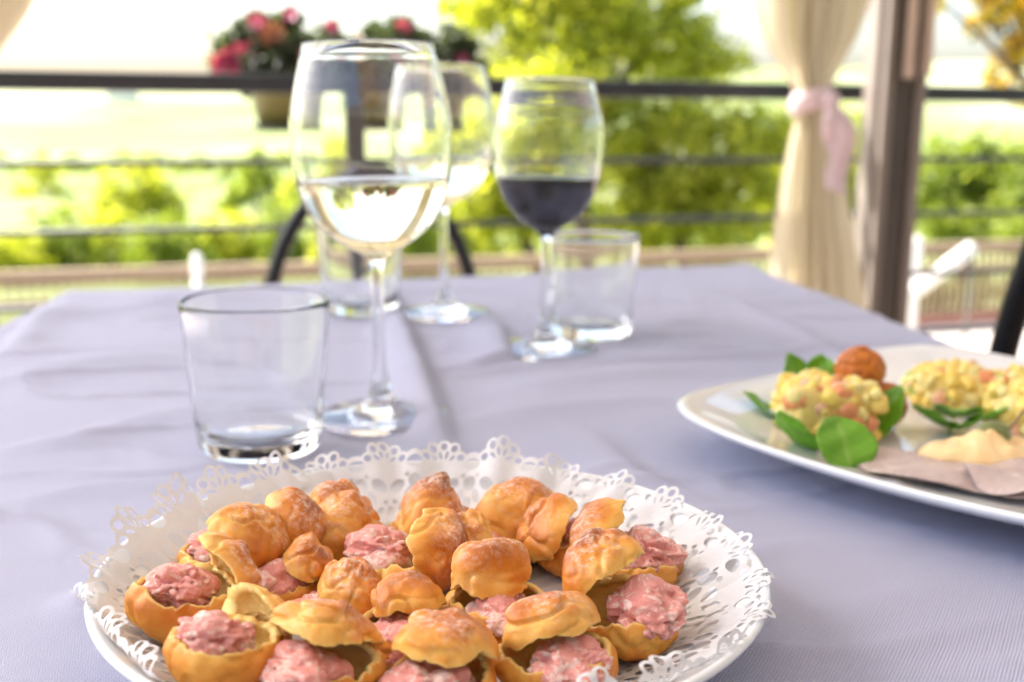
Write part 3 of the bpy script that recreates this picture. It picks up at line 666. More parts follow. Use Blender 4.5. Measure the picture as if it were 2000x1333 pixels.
NS = 26; HW = 16.85
def lace(u, s):
    """>0 where there is paper; u along the rim, s outwards, millimetres"""
    u = np.abs(u)
    def el(cx, cy, a, b, rot=0.0):
        c, q = math.cos(rot), math.sin(rot); x = (u-cx); y = (s-cy); X_ = c*x+q*y; Y_ = -q*x+c*y
        return (np.hypot(X_/a, Y_/b)-1)*min(a, b)
    sc_ = [(10.6*math.sin(R_(a)), 121.5+10.6*math.cos(R_(a))) for a in (0, 34, 68)]
    outer = np.maximum(121.5-s, -el(0, 121.5, 11.2, 11.2))
    for x, y in sc_: outer = np.maximum(outer, -el(x, y, 3.55, 3.55))
    outer = np.maximum(outer, -el(HW, 122.0, 6.8, 6.6))
    f = outer
    H_ = [(x+.0*x, y, 1.55, 1.9, -R_(a)) for (x, y), a in zip(sc_, (0, 34, 68))]
    H_ += [(6.0*math.sin(R_(a)), 121.5+6.0*math.cos(R_(a)), .75, 2.1, -R_(a)) for a in (17, 51)]
    H_ += [(HW, 122.6, 4.3, 2.7, 0), (12.4, 116.2, 1.25, 1.25, 0), (5.6, 110.6, 4.6, 2.9, .55), (HW, 112.0, 3.6, 3.9, 0), (11.4, 104.6, 2.0, 4.2, -.45),
           (3.0, 101.6, 1.3, 1.3, 0), (0, 96.0, 2.6, 3.2, 0), (7.6, 95.4, 2.3, 4.0, .35), (HW, 100.6, 2.7, 3.6, 0), (12.6, 92.5, 1.9, 3.1, -.3), (4.2, 88.6, 1.25, 1.25, 0), (9.6, 86.6, 1.3, 1.3, 0), (HW, 91.0, 2.2, 2.6, 0), (0, 84.5, 1.8, 2.2, 0)]
    for h_ in H_: f = np.minimum(f, el(h_[0], h_[1], h_[2]*1.13, h_[3]*1.10, h_[4]))
    return f
# marching squares on the (theta, s) grid
NA, NR_ = NS*54, 96
th = np.linspace(0, 2*math.pi, NA, endpoint=False); ss = np.linspace(76, 137, NR_)
TH, SS = np.meshgrid(th, ss); loc = ((TH*NS/(2*math.pi)) % 1.0-.5)*2*HW
Fv = lace(loc, SS)
vid = {}; PV = []; PF = []
def gp(j, i):
    k = ('p', j, i % NA)
    if k not in vid: vid[k] = len(PV); PV.append((th[i % NA] if i < NA else 2*math.pi, ss[j]))
    return vid[k]
def ep(j0, i0, j1, i1):
    a0, a1 = (j0, i0 % NA), (j1, i1 % NA); k = ('e',)+tuple(sorted((a0, a1)))
    if k not in vid:
        fa, fb = Fv[a0], Fv[a1]; q = fa/(fa-fb); t0 = i0*2*math.pi/NA; t1 = i1*2*math.pi/NA
        vid[k] = len(PV); PV.append((t0+(t1-t0)*q, ss[j0]+(ss[j1]-ss[j0])*q))
    return vid[k]
IN = Fv > 0
for j in range(NR_-1):
    for i in range(NA):
        cs = [(j, i), (j, i+1), (j+1, i+1), (j+1, i)]; ins_ = [IN[a, b % NA] for a, b in cs]
        if not any(ins_): continue
        if all(ins_): PF.append(tuple(gp(a, b) for a, b in cs)); continue
        poly = []
        for k in range(4):
            a, b = cs[k], cs[(k+1) % 4]
            if ins_[k]: poly.append(gp(*a))
            if ins_[k] != ins_[(k+1) % 4]: poly.append(ep(a[0], a[1], b[0], b[1]))
        if len(poly) > 2: PF.append(tuple(poly))
PV = np.array(PV); base_n = len(PV)
# solid middle, coarse rings stitched to the lace by a shared ring of positions
rs_ = np.linspace(0, 76, 20)[1:]; ex = [(a, r) for r in rs_[:-1] for a in th[::4]]
nA4 = len(th[::4]); off = len(PV); PV = np.vstack([PV, np.array(ex), [[0, 0]]]); cen_i = len(PV)-1
PF += grid_faces(nA4, len(rs_)-1, True, off); PF += [(cen_i, off+k, off+(k+1) % nA4) for k in range(nA4)]
lastr = off+(len(rs_)-2)*nA4
for k in range(nA4):
    a, b = lastr+k, lastr+(k+1) % nA4; ring = [vid[('p', 0, (4*k+q) % NA)] for q in range(5)]; PF.append((a, b, *ring[::-1]))
fx = PV[:, 1]*np.cos(PV[:, 0])*1e-3; fy = PV[:, 1]*np.sin(PV[:, 0])*1e-3; flatp = np.c_[fx, fy]
hh = np.zeros(len(PV))
def chord(angdeg, D, beta, rbend, twist=0.0):
    global flatp, hh
    n = np.array([math.cos(R_(angdeg)), math.sin(R_(angdeg))]); q = flatp@n-D; mk = q > 0
    a = np.minimum(q[mk]/rbend, beta); rest = q[mk]-rbend*a
    q2 = rbend*np.sin(a)+rest*math.cos(beta); h = rbend*(1-np.cos(a))+rest*math.sin(beta)
    flatp[mk] += n*(q2-q[mk])[:, None]; hh[mk] += h
chord(219, .1215, R_(155), .0035)
chord(308, .1220, R_(150), .0040)
rr = np.linalg.norm(flatp, axis=1); tt = np.arctan2(flatp[:, 1], flatp[:, 0])
td = np.degrees(tt) % 360
def bumpang(c, w_): d = (td-c+180) % 360-180; return np.exp(-(d/w_)**2)
A = R_(26)+R_(11)*bumpang(100, 62)+R_(12)*bumpang(172, 28)+R_(-2)*bumpang(0, 30)+R_(6)*np.sin(tt*5+.8)*.6
s0, rbd = .0775, .020
q = np.clip(rr-s0, 0, None); a = np.minimum(q/rbd, A); rest = np.clip(q-rbd*a, 0, None)
r2 = np.minimum(rr, s0)+rbd*np.sin(a)+rest*np.cos(A); z2 = rbd*(1-np.cos(a))+rest*np.sin(A)
k_ = np.clip((rr-.080)/.055, 0, 1)
ple = 0.0010*np.sin(tt*23+1)+.0009*np.sin(tt*37+2.1)+.0016*np.sin(tt*11+.3)+.0016*fbm(np.c_[flatp*60, hh*0], 71, 2)
for c_, w__, am in ((155, 2.2, .007), (24, 2.0, -.007), (128, 2.5, .005), (62, 2.5, -.004), (190, 2.5, .005), (340, 2.5, -.005)): ple = ple+am*bumpang(c_, w__)*k_
z2 = z2+ple*k_; r2 = r2-.5*ple*k_*np.sin(A)
nz_ = np.c_[-np.sin(A)*np.cos(tt), -np.sin(A)*np.sin(tt), np.cos(A)]*k_[:, None]+np.array([0, 0, 1.])*(1-k_[:, None])
# keep the paper a hair above the plate
wx = np.c_[r2*np.cos(tt), r2*np.sin(tt)]*DSC+np.array([-.0035, .001]); rw = np.linalg.norm(wx, axis=1)/PSC
pz = np.interp(rw, [0, .060, .078, .086, .101, .112, .118, .1225, .126, .135], [.0082, .0082, .0092, .0118, .0200, .0265, .0308, .0322, .0300, .0150])*.97
zfin = np.maximum(.0090+z2, pz+.0011+.0004*np.sin(tt*40))
DV = np.c_[r2*np.cos(tt), r2*np.sin(tt), zfin]+nz_*hh[:, None]
DV[:, :2] *= DSC; DV[:, :2] += PC+np.array([-.0035, .001]); DV[:, 2] += TZ+.0015
dl = mesh_obj('paper_doily', DV, PF, PAPER); tag(dl, 'white lace-cut paper doily lining the round plate', 'doily')

# ------------------------------------------------------------------ filled cream puffs
def rotm(axis, ang):
    return np.array(Matrix.Rotation(ang, 3, Vector(axis)))
def shell_lid(R, H, seed, peak=.2, az=None):
    nu, m1, m2 = 96, 34, 18; rng = np.random.RandomState(seed); ph = np.linspace(0, 2*math.pi, nu, endpoint=False)
    cph, sph = np.cos(ph), np.sin(ph)
    edge = 1+.22*fbm(np.c_[cph*1.1, sph*1.1, ph*0], seed, 2)+.060*fbm(np.c_[cph*4, sph*4, ph*0], seed+5, 4)+.022*vnoise(np.c_[cph*15, sph*15, ph*0], seed+6)
    ell = 1+.10*np.cos(2*(ph-rng.rand()*6))
    V, bake, crumb, flour = [], [], [], []
    pk = rng.uniform(-.3, .3, 2)
    def surf(t, shr):
        a = t*edge*math.pi/2*1.02; r = (R-shr)*np.sin(np.minimum(a, 1.75))**.85*ell; z = (H-shr*.9)*np.cos(a)
        P = np.c_[r*cph, r*sph, z]
        return P
    for k in range(m1):
        t = (k+.3)/(m1-.7); P = surf(t, 0); Q = P/R
        n = P/np.linalg.norm(P, axis=1)[:, None]
        d = .22*fbm(Q*1.0+seed, seed, 2)
        c1 = vnoise(Q*1.15+seed*1.7, seed+2)+.14*vnoise(Q*3.2, seed+9); c2 = vnoise(Q*1.6+9, seed+3)+.12*vnoise(Q*4.5, seed+8)
        cre = np.exp(-(c1/.10)**2); cre2 = np.exp(-(c2/.08)**2)*.6; ms = np.clip(1.1-.3*t, 0, 1)
        d = d-.12*cre*ms-.05*cre2*ms+.008*vnoise(Q*7, seed+4)
        d = d+peak*np.exp(-(((Q[:, 0]-pk[0])/.22)**2+((Q[:, 1]-pk[1])/.34)**2))
        P = P+n*(d*R)[:, None]; V.append(P)
        bake.append(np.clip(.60-.55*t**2.0+.9*d-.18*(cre+cre2)+.25*vnoise(Q*1.4, seed+12), 0, 1)); crumb.append(np.full(nu, max(0, (t-.955)/.045)*.8)+.25*np.clip(cre-.85, 0, 1))
        flour.append(np.clip((1-t)*1.25-.15+.5*vnoise(Q*1.5, seed+14), 0, 1))
    for k in range(m2):
        t = 1-(k+.25)/(m2-.2); P = surf(max(t, .02), .0027+.0006*(k > 0)); Q = P/R
        n = P/np.linalg.norm(P, axis=1)[:, None]
        d = .22*fbm(Q*1.0+seed, seed, 2)*(.9)-.05*np.abs(fbm(Q*6, seed+20, 3))+.035*vnoise(Q*14, seed+21)
        P = P+n*(d*R)[:, None]; V.append(P); bake.append(np.full(nu, .12)); crumb.append(np.full(nu, 1.)); flour.append(np.zeros(nu))
    V = np.vstack(V); F = grid_faces(nu, m1+m2, True); V = np.vstack([V, V[:nu].mean(0), V[-nu:].mean(0)]); a, b = len(V)-2, len(V)-1
    F += [(a, (k+1) % nu, k) for k in range(nu)]; lo = (m1+m2-1)*nu; F += [(b, lo+k, lo+(k+1) % nu) for k in range(nu)]
    bake = np.r_[np.concatenate(bake), .6, .1]; crumb = np.r_[np.concatenate(crumb), 0, 1]; flour = np.r_[np.concatenate(flour), .8, 0]
    return V, F, {'bake': bake, 'crumb': crumb, 'flour': flour}
def shell_base(R, H, seed, open_az, dip):
    nu, m1, m2 = 96, 30, 16; ph = np.linspace(0, 2*math.pi, nu, endpoint=False); cph, sph = np.cos(ph), np.sin(ph)
    top = 1.0-dip*(.5+.5*np.cos(ph-open_az))+.09*fbm(np.c_[cph*1.5, sph*1.5, ph*0], seed, 2)+.07*fbm(np.c_[cph*5, sph*5, ph*0], seed+4, 4)+.02*vnoise(np.c_[cph*17, sph*17, ph*0], seed+6)
    ell = 1+.06*np.cos(2*(ph-seed)); V, bake, crumb = [], [], []
    def surf(t, shr):
        a = -math.pi/2+t*(math.pi/2+R_(46))*np.clip(top, .6, 1.15); r = (R-shr)*np.maximum(np.cos(a), 0)**.72*ell; z = H*.62+(H*.62-shr)*np.sin(a)*np.where(a > 0, 1.0, 1)
        return np.c_[r*cph, r*sph, z]
    for k in range(m1):
        t = (k+.3)/(m1-.7); P = surf(t, 0); Q = P/R; n = np.c_[P[:, :2], (P[:, 2]-H*.6)*.8]; n /= np.linalg.norm(n, axis=1)[:, None]+1e-9
        c1 = vnoise(Q*1.3+seed*2.3, seed+2)+.25*vnoise(Q*3.3, seed+9); cre = np.exp(-(c1/.09)**2)
        d = .13*fbm(Q*1.2+seed, seed+1, 3)-.09*cre*min(1, t*1.5)+.015*vnoise(Q*8, seed+3)
        P = P+n*(d*R)[:, None]; P[:, 2] = np.maximum(P[:, 2], .0002*seed % .0007); V.append(P)
        bake.append(np.clip(.33+.5*d+.28*vnoise(Q*1.3, seed+12)-.12*cre+.12*(t < .35), 0, 1)); crumb.append(np.full(nu, max(0, (t-.96)/.04)*.9))
    for k in range(m2):
        t = 1-(k+.2)/(m2-.1); P = surf(max(t, .05), .0021); Q = P/R; n = np.c_[P[:, :2], (P[:, 2]-H*.6)*.8]; n /= np.linalg.norm(n, axis=1)[:, None]+1e-9
        d = .11*fbm(Q*1.2+seed, seed+1, 3)-.04*np.abs(fbm(Q*6, seed+20, 3)); P = P+n*(d*R)[:, None]; P[:, 2] = np.maximum(P[:, 2], .0022); V.append(P)
        bake.append(np.full(nu, .1)); crumb.append(np.full(nu, 1.))
    V = np.vstack(V); F = [f[::-1] for f in grid_faces(nu, m1+m2, True)][:]; F = grid_faces(nu, m1+m2, True)
    V = np.vstack([V, V[:nu].mean(0), V[-nu:].mean(0)]); a, b = len(V)-2, len(V)-1
    F += [(a, (k+1) % nu, k) for k in range(nu)]; lo = (m1+m2-1)*nu; F += [(b, lo+k, lo+(k+1) % nu) for k in range(nu)]
    return V, F, {'bake': np.r_[np.concatenate(bake), .5, .1], 'crumb': np.r_[np.concatenate(crumb), 0, 1], 'flour': np.zeros(len(V))}
def meat(rx, ry, rz_, seed, nb=46, sub=5):
    """lumpy minced filling: from the middle outwards, the farthest of many small balls and short strands"""
    D, F = ico(sub); rng = np.random.RandomState(seed); balls = []
    for k in range(nb*2):
        d = rng.normal(size=3); d /= np.linalg.norm(d); c = d*rng.uniform(.42, .66)
        if k >= nb:            # thin strands from the mincer, half sunk in
            tg = np.cross(d, rng.normal(size=3)); tg /= np.linalg.norm(tg); r0 = rng.uniform(.07, .12); c = d*rng.uniform(.70, .86)
            for q in range(7): balls.append((c+tg*(q-3)*r0*.9+d*(-.10*((q-3)/3)**2)+rng.normal(size=3)*.02, r0, rng.rand()))
            continue
        tg = np.cross(d, rng.normal(size=3)); tg /= np.linalg.norm(tg); ln = rng.choice([1, 1, 3]); r0 = rng.uniform(.24, .46) if ln == 1 else rng.uniform(.15, .24)
        for q in range(ln): balls.append((c+tg*(q-(ln-1)/2)*r0*1.0+d*rng.uniform(-.03, .03), r0, rng.rand()))
    rad = np.full(len(D), .58); fat = np.zeros(len(D))
    for c, r, ft in balls:
        b = D@c; disc = b*b-(c@c-r*r); ok = disc > 0; e = np.where(ok, b+np.sqrt(np.where(ok, disc, 0)), 0)
        mk = (e > rad) & (b > 0); rad[mk] = e[mk]; fat[mk] = ft
    Pn = D*rad[:, None]; rad = rad+.07*fbm(Pn*4, seed, 4)+.040*vnoise(Pn*11, seed+3)+.026*vnoise(Pn*24, seed+4)+.012*vnoise(Pn*45, seed+5)
    return D*rad[:, None]*[rx, ry, rz_], F, {'fat': (fat > .72)*1.0}
MEATG = 'cream puffs filled with pink meat on the doily'
PZ = TZ+.0015+.0092
# px, py of the base, radius mm, hinge azimuth deg (opposite side opens), lid opening deg, lid scale, filling amount, lid height factor, label
PUFFS = [
 (536, 1052, 17.0, -15, 40, 1.0, .5, .95, 'rear left cream puff with a round orange-brown lid leaning right'),
 (442, 1092, 18.0, -8, 36, 1.02, .6, .85, 'cream puff with a pointed floury lid below the rear left one'),
 (352, 1190, 19.0, 38, 50, .92, .5, .66, 'leftmost cream puff, open like a bowl, lid tilted back to the right'),
 (425, 1292, 17.5, 62, 76, .80, .8, .70, 'cream puff at the lower left with its lid standing upright behind the meat'),
 (668, 978, 17.5, 80, 4, 1.0, .3, 1.2, 'smooth closed cream puff at the back left, below the large wine glass'),
 (660, 1052, 17.0, 90, 6, 1.04, .2, 1.25, 'closed cream puff with a flat floury crest in the left half'),
 (572, 1148, 16.0, 20, 30, .95, 1.25, .78, 'cream puff with a thick lump of meat jutting left under a horned lid'),
 (655, 1196, 14.5, 15, 22, 1.02, .9, 1.05, 'small cream puff with a floury ridged lid and meat at its left side'),
 (778, 1120, 19.0, -12, 74, 1.05, 1.1, .72, 'central cream puff with a tall yellow-edged lid standing on its right'),
 (836, 974, 17.5, 60, 8, 1.0, .5, 1.2, 'back middle cream puff with pleats and a pointed tip'),
 (1012, 1004, 18.5, 140, 9, 1.03, .5, 1.2, 'largest closed cream puff, at the back right of the middle'),
 (868, 1050, 13.5, 90, 8, 1.0, .3, 1.1, 'small closed cream puff behind the tall yellow-edged lid'),
 (940, 1096, 15.5, 190, 34, 1.0, .95, .95, 'cream puff right of the middle, its cut lid facing meat on the right'),
 (1118, 1078, 16.5, 188, 58, 1.1, .9, .75, 'tall narrow cream puff at the back right with lid upright on the left'),
 (1235, 1112, 18.5, 160, 50, .98, 1.1, .72, 'rightmost cream puff with a smooth dark pink block of meat'),
 (968, 1208, 18.0, 120, 24, 1.0, .95, .95, 'cream puff with a rounded shiny cap, right of the centre'),
 (795, 1240, 16.0, 90, 26, 1.05, 1.1, .70, 'cream puff with a rough flat lid in the front middle row'),
 (1215, 1222, 20.0, 135, 52, .98, 1.15, .62, 'wide cream puff at the right with white fat in the meat and a wavy lid'),
 (1088, 1308, 18.0, 95, 34, 1.06, 1.25, .66, 'front right cream puff with a big lump of mottled meat'),
 (622, 1340, 17.5, 75, 36, 1.12, 1.3, .58, 'front left cream puff with meat spilling to the left under a long lid'),
 (862, 1352, 18.0, 80, 34, 1.08, 1.35, .62, 'front middle cream puff cut off by the lower picture edge'),
]
for i, (px, py, rmm, hz, al, ls, fil, hf, lab) in enumerate(PUFFS):
    R = rmm*1e-3; p = at(px, py, .7695); seed = 100+i*7
    lift = 0.0
    for _k in range(4):          # puffs near the rim rest on the rising doily
        p = at(px, py, .7695+lift); rel = p[:2]-PC; rc = np.linalg.norm(rel); lift = float(np.interp(rc+R*.45, [.074, .082, .097, .113], [0, .0022, .0100, .0195]))
    t = thing('cream_puff', lab, 'cream puff', (p[0], p[1], PZ+lift), 0, MEATG)
    if lift > 0:
        tl = min(.25, lift/R*.5); ax = Vector((-rel[1]/rc, rel[0]/rc, 0)); t.rotation_euler = Matrix.Rotation(-tl, 3, ax).to_euler()
    hA = R_(hz); oA = hA+math.pi
    Hb = R*(.78 if al < 12 else .94); V_, F_, A_ = shell_base(R, Hb, seed, oA, .10+.0012*al); mesh_obj('bottom_shell', V_, F_, CHOUX, t, True, A_)
    zr = Hb*.62+Hb*.62*.42
    front = 55 < hz < 145 and 12 < al < 60
    if front: al *= (.42, .62, .30, .5)[i % 4]; hz += (-16, 14, 24, -8)[i % 4]; hA = R_(hz)
    Rl = R*ls*(.96 if al <= 9 else (.84 if front else .88)); up_ = R*.20 if front else (-R*.38 if al > 55 else -R*.10)
    hf = hf*(.92 if al <= 9 else (1.10 if front else .92)); V_, F_, A_ = shell_lid(Rl, Rl*hf, seed+3, .22 if i in (9, 6, 12) else .10)
    hd = np.array([math.cos(hA), math.sin(hA), 0]); axis = np.array([-hd[1], hd[0], 0])
    hinge = hd*Rl*.93
    sq = .86 if al > 9 else 1.0                     # torn lids are shorter front to back
    V_ = V_-np.outer(V_@hd, hd)*(1-sq)
    V_ = (V_-hinge*sq)@rotm(axis, R_(al)).T+hd*R*(.93 if not front else .84)+np.array([0, 0, zr-.0005+up_])
    mesh_obj('lid', V_, F_, CHOUX, t, True, A_)
    od = -hd; a = R_(al)
    fr = R*(.65+.18*fil)
    V_, F_, A_ = meat(fr*1.0, fr*.95, fr*(.54+.10*fil*math.sin(min(a*1.5, 1.5))), seed+5, 26)
    V_ = V_@rotm((0, 0, 1), oA).T@rotm((0, 1, 0), .0).T+od*R*((.40*min(1.15, fil)) if front else (.10+.22*fil*math.sin(min(a*1.6, 1.57))))+np.array([0, 0, zr-.003+fr*.26*math.sin(a)])
    mesh_obj('meat_filling', V_, F_, MEAT, t, True, A_)

# ------------------------------------------------------------------ rounded-square plate on the right
SPC = np.array([.277, .594]); SA, SN, SROT = .1525, 4.6, R_(41)
t = thing('square_plate', 'large white rounded-square plate with appetisers at the right', 'plate', (SPC[0], SPC[1], TZ+.002), SROT)
na = 200; ph = np.linspace(0, 2*math.pi, na, endpoint=False)
se = 1/(np.abs(np.cos(ph))**SN+np.abs(np.sin(ph))**SN)**(1/SN)
ring = [(.30, .003), (.55, .003), (.56, 0), (.59, 0), (.60, .0035), (.72, .0060), (.86, .0115), (.95, .0170), (.985, .0200), (1.0, .0222), (.998, .0240), (.985, .0243), (.94, .0210), (.86, .0160), (.74, .0105), (.62, .0078), (.5, .0070), (.3, .0070)]
V = []; 
for k, z in ring:
    mixn = np.clip((k-.3)/.7, 0, 1); q = SA*k*(se*mixn+1*(1-mixn)); lift = (.004*(se-1)/.2)*np.clip((k-.6)/.4, 0, 1)
    V.append(np.c_[q*np.cos(ph), q*np.sin(ph), z+lift])
V = np.vstack(V); F = grid_faces(na, len(ring), True)+[tuple(range(na))[::-1], tuple((len(ring)-1)*na+k for k in range(na))]
mesh_obj('dish', V, F, PORCELAIN, t)
SZ = TZ+.002+.0072
# salad mounds
m = M('diced_salad'); c = m.attr('tint', 'Color'); c = m.mix(m.math('MULTIPLY', m.noise(400, 3), .35), c, (.95, .80, .45)); m.color(c); m.set(Roughness=.27, Subsurface_Weight=.25, Subsurface_Radius=(1, .6, .2), Subsurface_Scale=.003); m.bump(m.noise(600, 3), .4, .0005); DICE = m.m
def salad(label, px, py, w_, d_, h_, n, boxy, seed):
    p = at(px, py, SZ); t = thing('diced_salad', label, 'salad', (p[0], p[1], SZ), R_(8 if boxy else 0), 'yellow diced salads on the square plate'); rng = np.random.RandomState(seed)
    D, F0 = ico(2); Vs, Fs, Cs = [], [], []
    cols = [((.92, .66, .10), .46), ((.95, .80, .28), .24), ((.85, .60, .07), .14), ((.80, .22, .06), .09), ((.85, .42, .26), .05), ((.36, .46, .05), .0 if boxy else .14)]
    cp = np.array([c[1] for c in cols]); cp /= cp.sum()
    D3, F3 = ico(4); e = 9 if boxy else 2.2
    r = 1/(np.abs(D3[:, 0])**e+np.abs(D3[:, 1])**e+np.abs(D3[:, 2])**e)**(1/e); core = D3*r[:, None]; core = core*(1+.12*fbm(core*2.5, seed, 3)+.05*vnoise(core*7, seed))[:, None]*[w_/2*1.0, d_/2*1.0, h_/2*.98]; core[:, 2] += h_/2; core[:, :2] *= .93
    Vs.append(core); Fs += F3; Cs.append(np.tile([.86, .62, .16], (len(core), 1))); off = len(core)
    for k in range(n):
        d = rng.normal(size=3); d[2] = d[2]*1.0+.15; d /= np.linalg.norm(d); r = 1/((abs(d[0])**e+abs(d[1])**e+abs(d[2])**e)**(1/e))
        c = d*r*(.84+.13*rng.rand())*[w_/2, d_/2, h_/2]+[0, 0, h_/2]; c[2] = max(c[2], .002)
        sz = rng.uniform(.0026, .0056)*np.array([1, rng.uniform(.6, 1), rng.uniform(.5, .9)]); ee = 7.0
        q = D/(np.abs(D)**ee).sum(1)[:, None]**(1/ee)*sz; q = q@np.array(Matrix.Rotation(rng.rand()*6, 3, Vector(rng.normal(size=3))))
        Vs.append(q+c); Fs += [tuple(a+off for a in f) for f in F0]; off += len(D); Cs.append(np.tile(np.array(cols[rng.choice(len(cols), p=cp)][0])*rng.uniform(.85, 1.08), (len(D), 1)))
    o = mesh_obj('diced_pieces', np.vstack(Vs), Fs, DICE, t, True, {'tint': np.clip(np.vstack(Cs), 0, 1)}); o['kind'] = 'stuff'
salad('square block of yellow diced salad with pink bits on lettuce leaves', 1608, 856, .049, .040, .034, 190, True, 3)
salad('yellow-green salad mound at the far side of the square plate', 1862, 798, .060, .046, .027, 200, False, 5)
salad('yellow salad mound cut off by the right picture edge', 2010, 850, .050, .048, .036, 160, False, 7)
# lettuce leaves
m = M('lettuce_leaf'); n_ = m.noise(60, 3); v = m.attr('vein'); c = m.mix(n_, (.13, .36, .015), (.22, .50, .03)); c = m.mix(m.math('MULTIPLY', v, .6), c, (.40, .60, .14)); m.color(c); m.set(Roughness=.32, Specular_IOR_Level=.5); m.bump(n_, .4, .001); m.translucent(.3, (.25, .55, .04)); LETT = m.m
def leaf(label, px, py, L, W, yaw, pitch, curl, zoff=0.0, roll=0.0):
    p = at(px, py, SZ+.006); nu, nv = 17, 25; s = np.linspace(0, 1, nv); V, vein = [], []
    for q in s:
        w_ = W/2*(math.sin(math.pi*min(1, q*.93+.05)**.85))**.7*(1 if q > .06 else .5)
        for u in np.linspace(-1, 1, nu):
            ang = q*curl; x = L*(math.sin(ang)/curl if abs(curl) > 1e-3 else q); z = L*((1-math.cos(ang))/curl if abs(curl) > 1e-3 else 0)
            V.append((x, u*w_, z+.22*abs(u)**1.6*w_+.0008*math.sin(q*14+u*3))); vein.append(max(math.exp(-(u/.07)**2), .6*math.exp(-(((q*6-abs(u)*1.5) % 1-.5)/.09)**2)))
    V = np.array(V)-[L*.45, 0, 0]; V = V@rotm((1, 0, 0), roll).T@rotm((0, 1, 0), -pitch).T@rotm((0, 0, 1), R_(yaw)).T
    V[:, 2] -= V[:, 2].min()-.0005; V = V+[p[0], p[1], SZ+zoff]
    o = mesh_obj('lettuce_leaf', V, grid_faces(nu, nv), LETT, None, True, {'vein': np.array(vein)}); mo = o.modifiers.new('thick', 'SOLIDIFY'); mo.thickness = .0005
    tag(o, label, 'lettuce leaf', 'lettuce leaves on the square plate')
leaf('large rounded lettuce leaf in front of the square salad block', 1650, 893, .034, .032, 95, 1.05, -.7, .0005)
leaf('lettuce leaf under the front left corner of the salad block', 1548, 872, .036, .026, 215, .6, .4)
leaf('lettuce leaf pointing left from the salad block', 1500, 812, .036, .024, 172, .30, .5)
leaf('upright dark lettuce leaf behind the left of the salad block', 1548, 800, .034, .028, 130, .95, .4, .008)
leaf('lettuce leaf behind the salad block below the fried balls', 1600, 790, .030, .024, 80, .8, .3, .010)
leaf('lettuce leaf pointing right from the salad block', 1728, 838, .038, .022, 35, .65, .4)
leaf('lettuce leaf in front left of the yellow-green mound', 1825, 828, .036, .025, 205, .3, .4)
leaf('upright lettuce leaf against the front of the yellow-green mound', 1868, 826, .036, .028, 250, .6, -.5, .004)
leaf('lettuce leaf in front right of the yellow-green mound', 1905, 836, .036, .024, 320, .35, .4)
leaf('lettuce leaf between the two yellow mounds', 1942, 800, .028, .022, 60, .9, -.3)
# fried balls
def friedball(label, px, py, z, r, seed, grp):
    p = at(px, py, z+r); D, F_ = ico(5); d = .10*fbm(D*1.7+seed, seed, 4)+.03*vnoise(D*7, seed)-.09*np.exp(-(vnoise(D*1.5+2*seed, seed+2)/.09)**2)
    V_ = D*(1+d)[:, None]*r; V_[:, 2] *= .95
    o = mesh_obj('fried_ball', V_+[p[0], p[1], z+r*.93], F_, CHOUX, None, True, {'bake': np.clip(.62+1.2*d, 0, 1), 'crumb': d*0, 'flour': d*0}); tag(o, label, 'fried ball', grp)
friedball('lower golden fried ball behind the salad block', 1720, 788, SZ, .0148, 4, 'golden fried balls')
friedball('upper golden fried ball resting on the one below', 1680, 719, SZ+.0225, .0140, 9, 'golden fried balls')
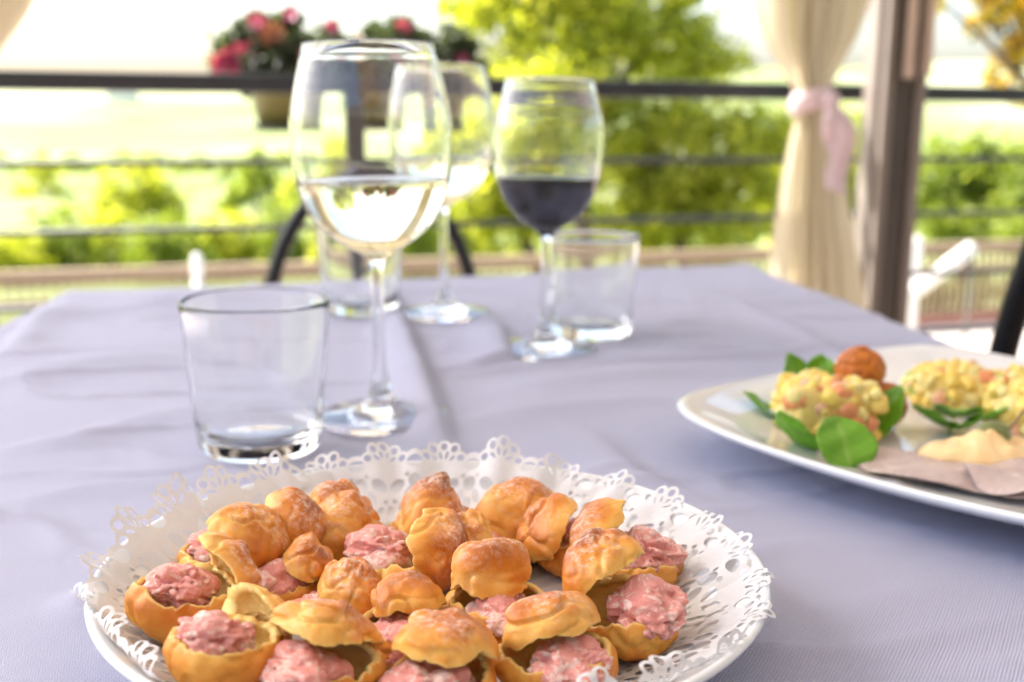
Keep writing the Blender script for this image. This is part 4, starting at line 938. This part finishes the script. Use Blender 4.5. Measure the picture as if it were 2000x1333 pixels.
# veal slices with sauce
m = M('cold_veal'); n1 = m.noise(120, 5, .6); c = m.mix(n1, (.42, .31, .28), (.62, .50, .46)); c = m.mix(m.ramp(m.noise(70, 5, .7, dist=1.2), [(.52, 0), (.66, 1)]), c, (.70, .60, .55)); m.color(c); m.set(Roughness=.38, Subsurface_Weight=.15, Subsurface_Radius=(1, .5, .4), Subsurface_Scale=.002); m.bump(n1, .9, .0018); VEAL = m.m
m = M('tuna_sauce'); m.color(m.mix(m.noise(90, 3), (.88, .58, .24), (.94, .74, .42))); m.set(Roughness=.22, Subsurface_Weight=.3, Subsurface_Radius=(1, .7, .4), Subsurface_Scale=.004); m.bump(m.noise(160, 3), .4, .001); SAUCE = m.m
def slab(name, label, cat, px, py, z, rx, ry, th_, rot, seed, mat, dome=0., ruffle=0.):
    p = at(px, py, z); na, nr = 72, 14; V = []
    for side in (0, 1):
        for k in range(nr):
            f = (k/(nr-1)) if side == 0 else (1-k/(nr-1)); a = np.linspace(0, 2*math.pi, na, endpoint=False)
            e = 1+.14*fbm(np.c_[np.cos(a)*1.5, np.sin(a)*1.5, a*0], seed, 3); x, y = rx*f*e*np.cos(a), ry*f*e*np.sin(a)
            n = fbm(np.c_[x*60, y*60, x*0], seed+3, 3)
            zz = ruffle*f*f*np.sin(a*4+seed)+ .0012*n+(th_*(1-f**6)*.5+dome*(1-f**4)*(1+.55*n)+(.0016*np.abs(np.sin(x*230+6*n))*(1-f**6) if dome else 0) if side == 0 else -th_*(1-f**6)*.5)
            V.append(np.c_[x, y, zz])
    V = np.vstack(V); V = V@rotm((0, 0, 1), rot).T; V[:, 2] -= V[:, 2].min(); V += [p[0], p[1], z]
    F = grid_faces(na, nr*2, True)
    o = mesh_obj(name, V, F, mat); tag(o, label, cat); return o
slab('veal_slice', 'flat grey-pink slice of cold veal nearest the plate edge', 'meat slice', 1872, 932, SZ+.0022, .052, .030, .0042, -.45, 3, VEAL, ruffle=.0022)
slab('veal_slice', 'pale ruffled veal slice lying over the sauce at the right', 'meat slice', 2010, 945, SZ+.0050, .030, .030, .0030, -.2, 8, VEAL, ruffle=.003)
slab('tuna_sauce', 'creamy orange-yellow sauce spooned over the veal', 'sauce', 1925, 902, SZ+.0040, .037, .018, .003, -.12, 12, SAUCE, dome=.008)
q = at(1938, 850, SZ+.016); cb = thing('caper_berry', 'green caper berry with its stem lying beside the sauce', 'caper berry', (q[0], q[1], SZ+.016))
D, F_ = ico(4); CAP = simple('caper_green', (.17, .20, .06), .35, 0, .2, 200)
mesh_obj('berry', D*[.0095, .0075, .0075], F_, CAP, cb); mesh_obj('stem', *tube([(.007, 0, .001), (.013, .002, .008), (.021, .004, .018), (.028, .006, .026)], [.0010, .0009, .0009, .0012], 8), simple('caper_stem', (.34, .22, .10)), cb)
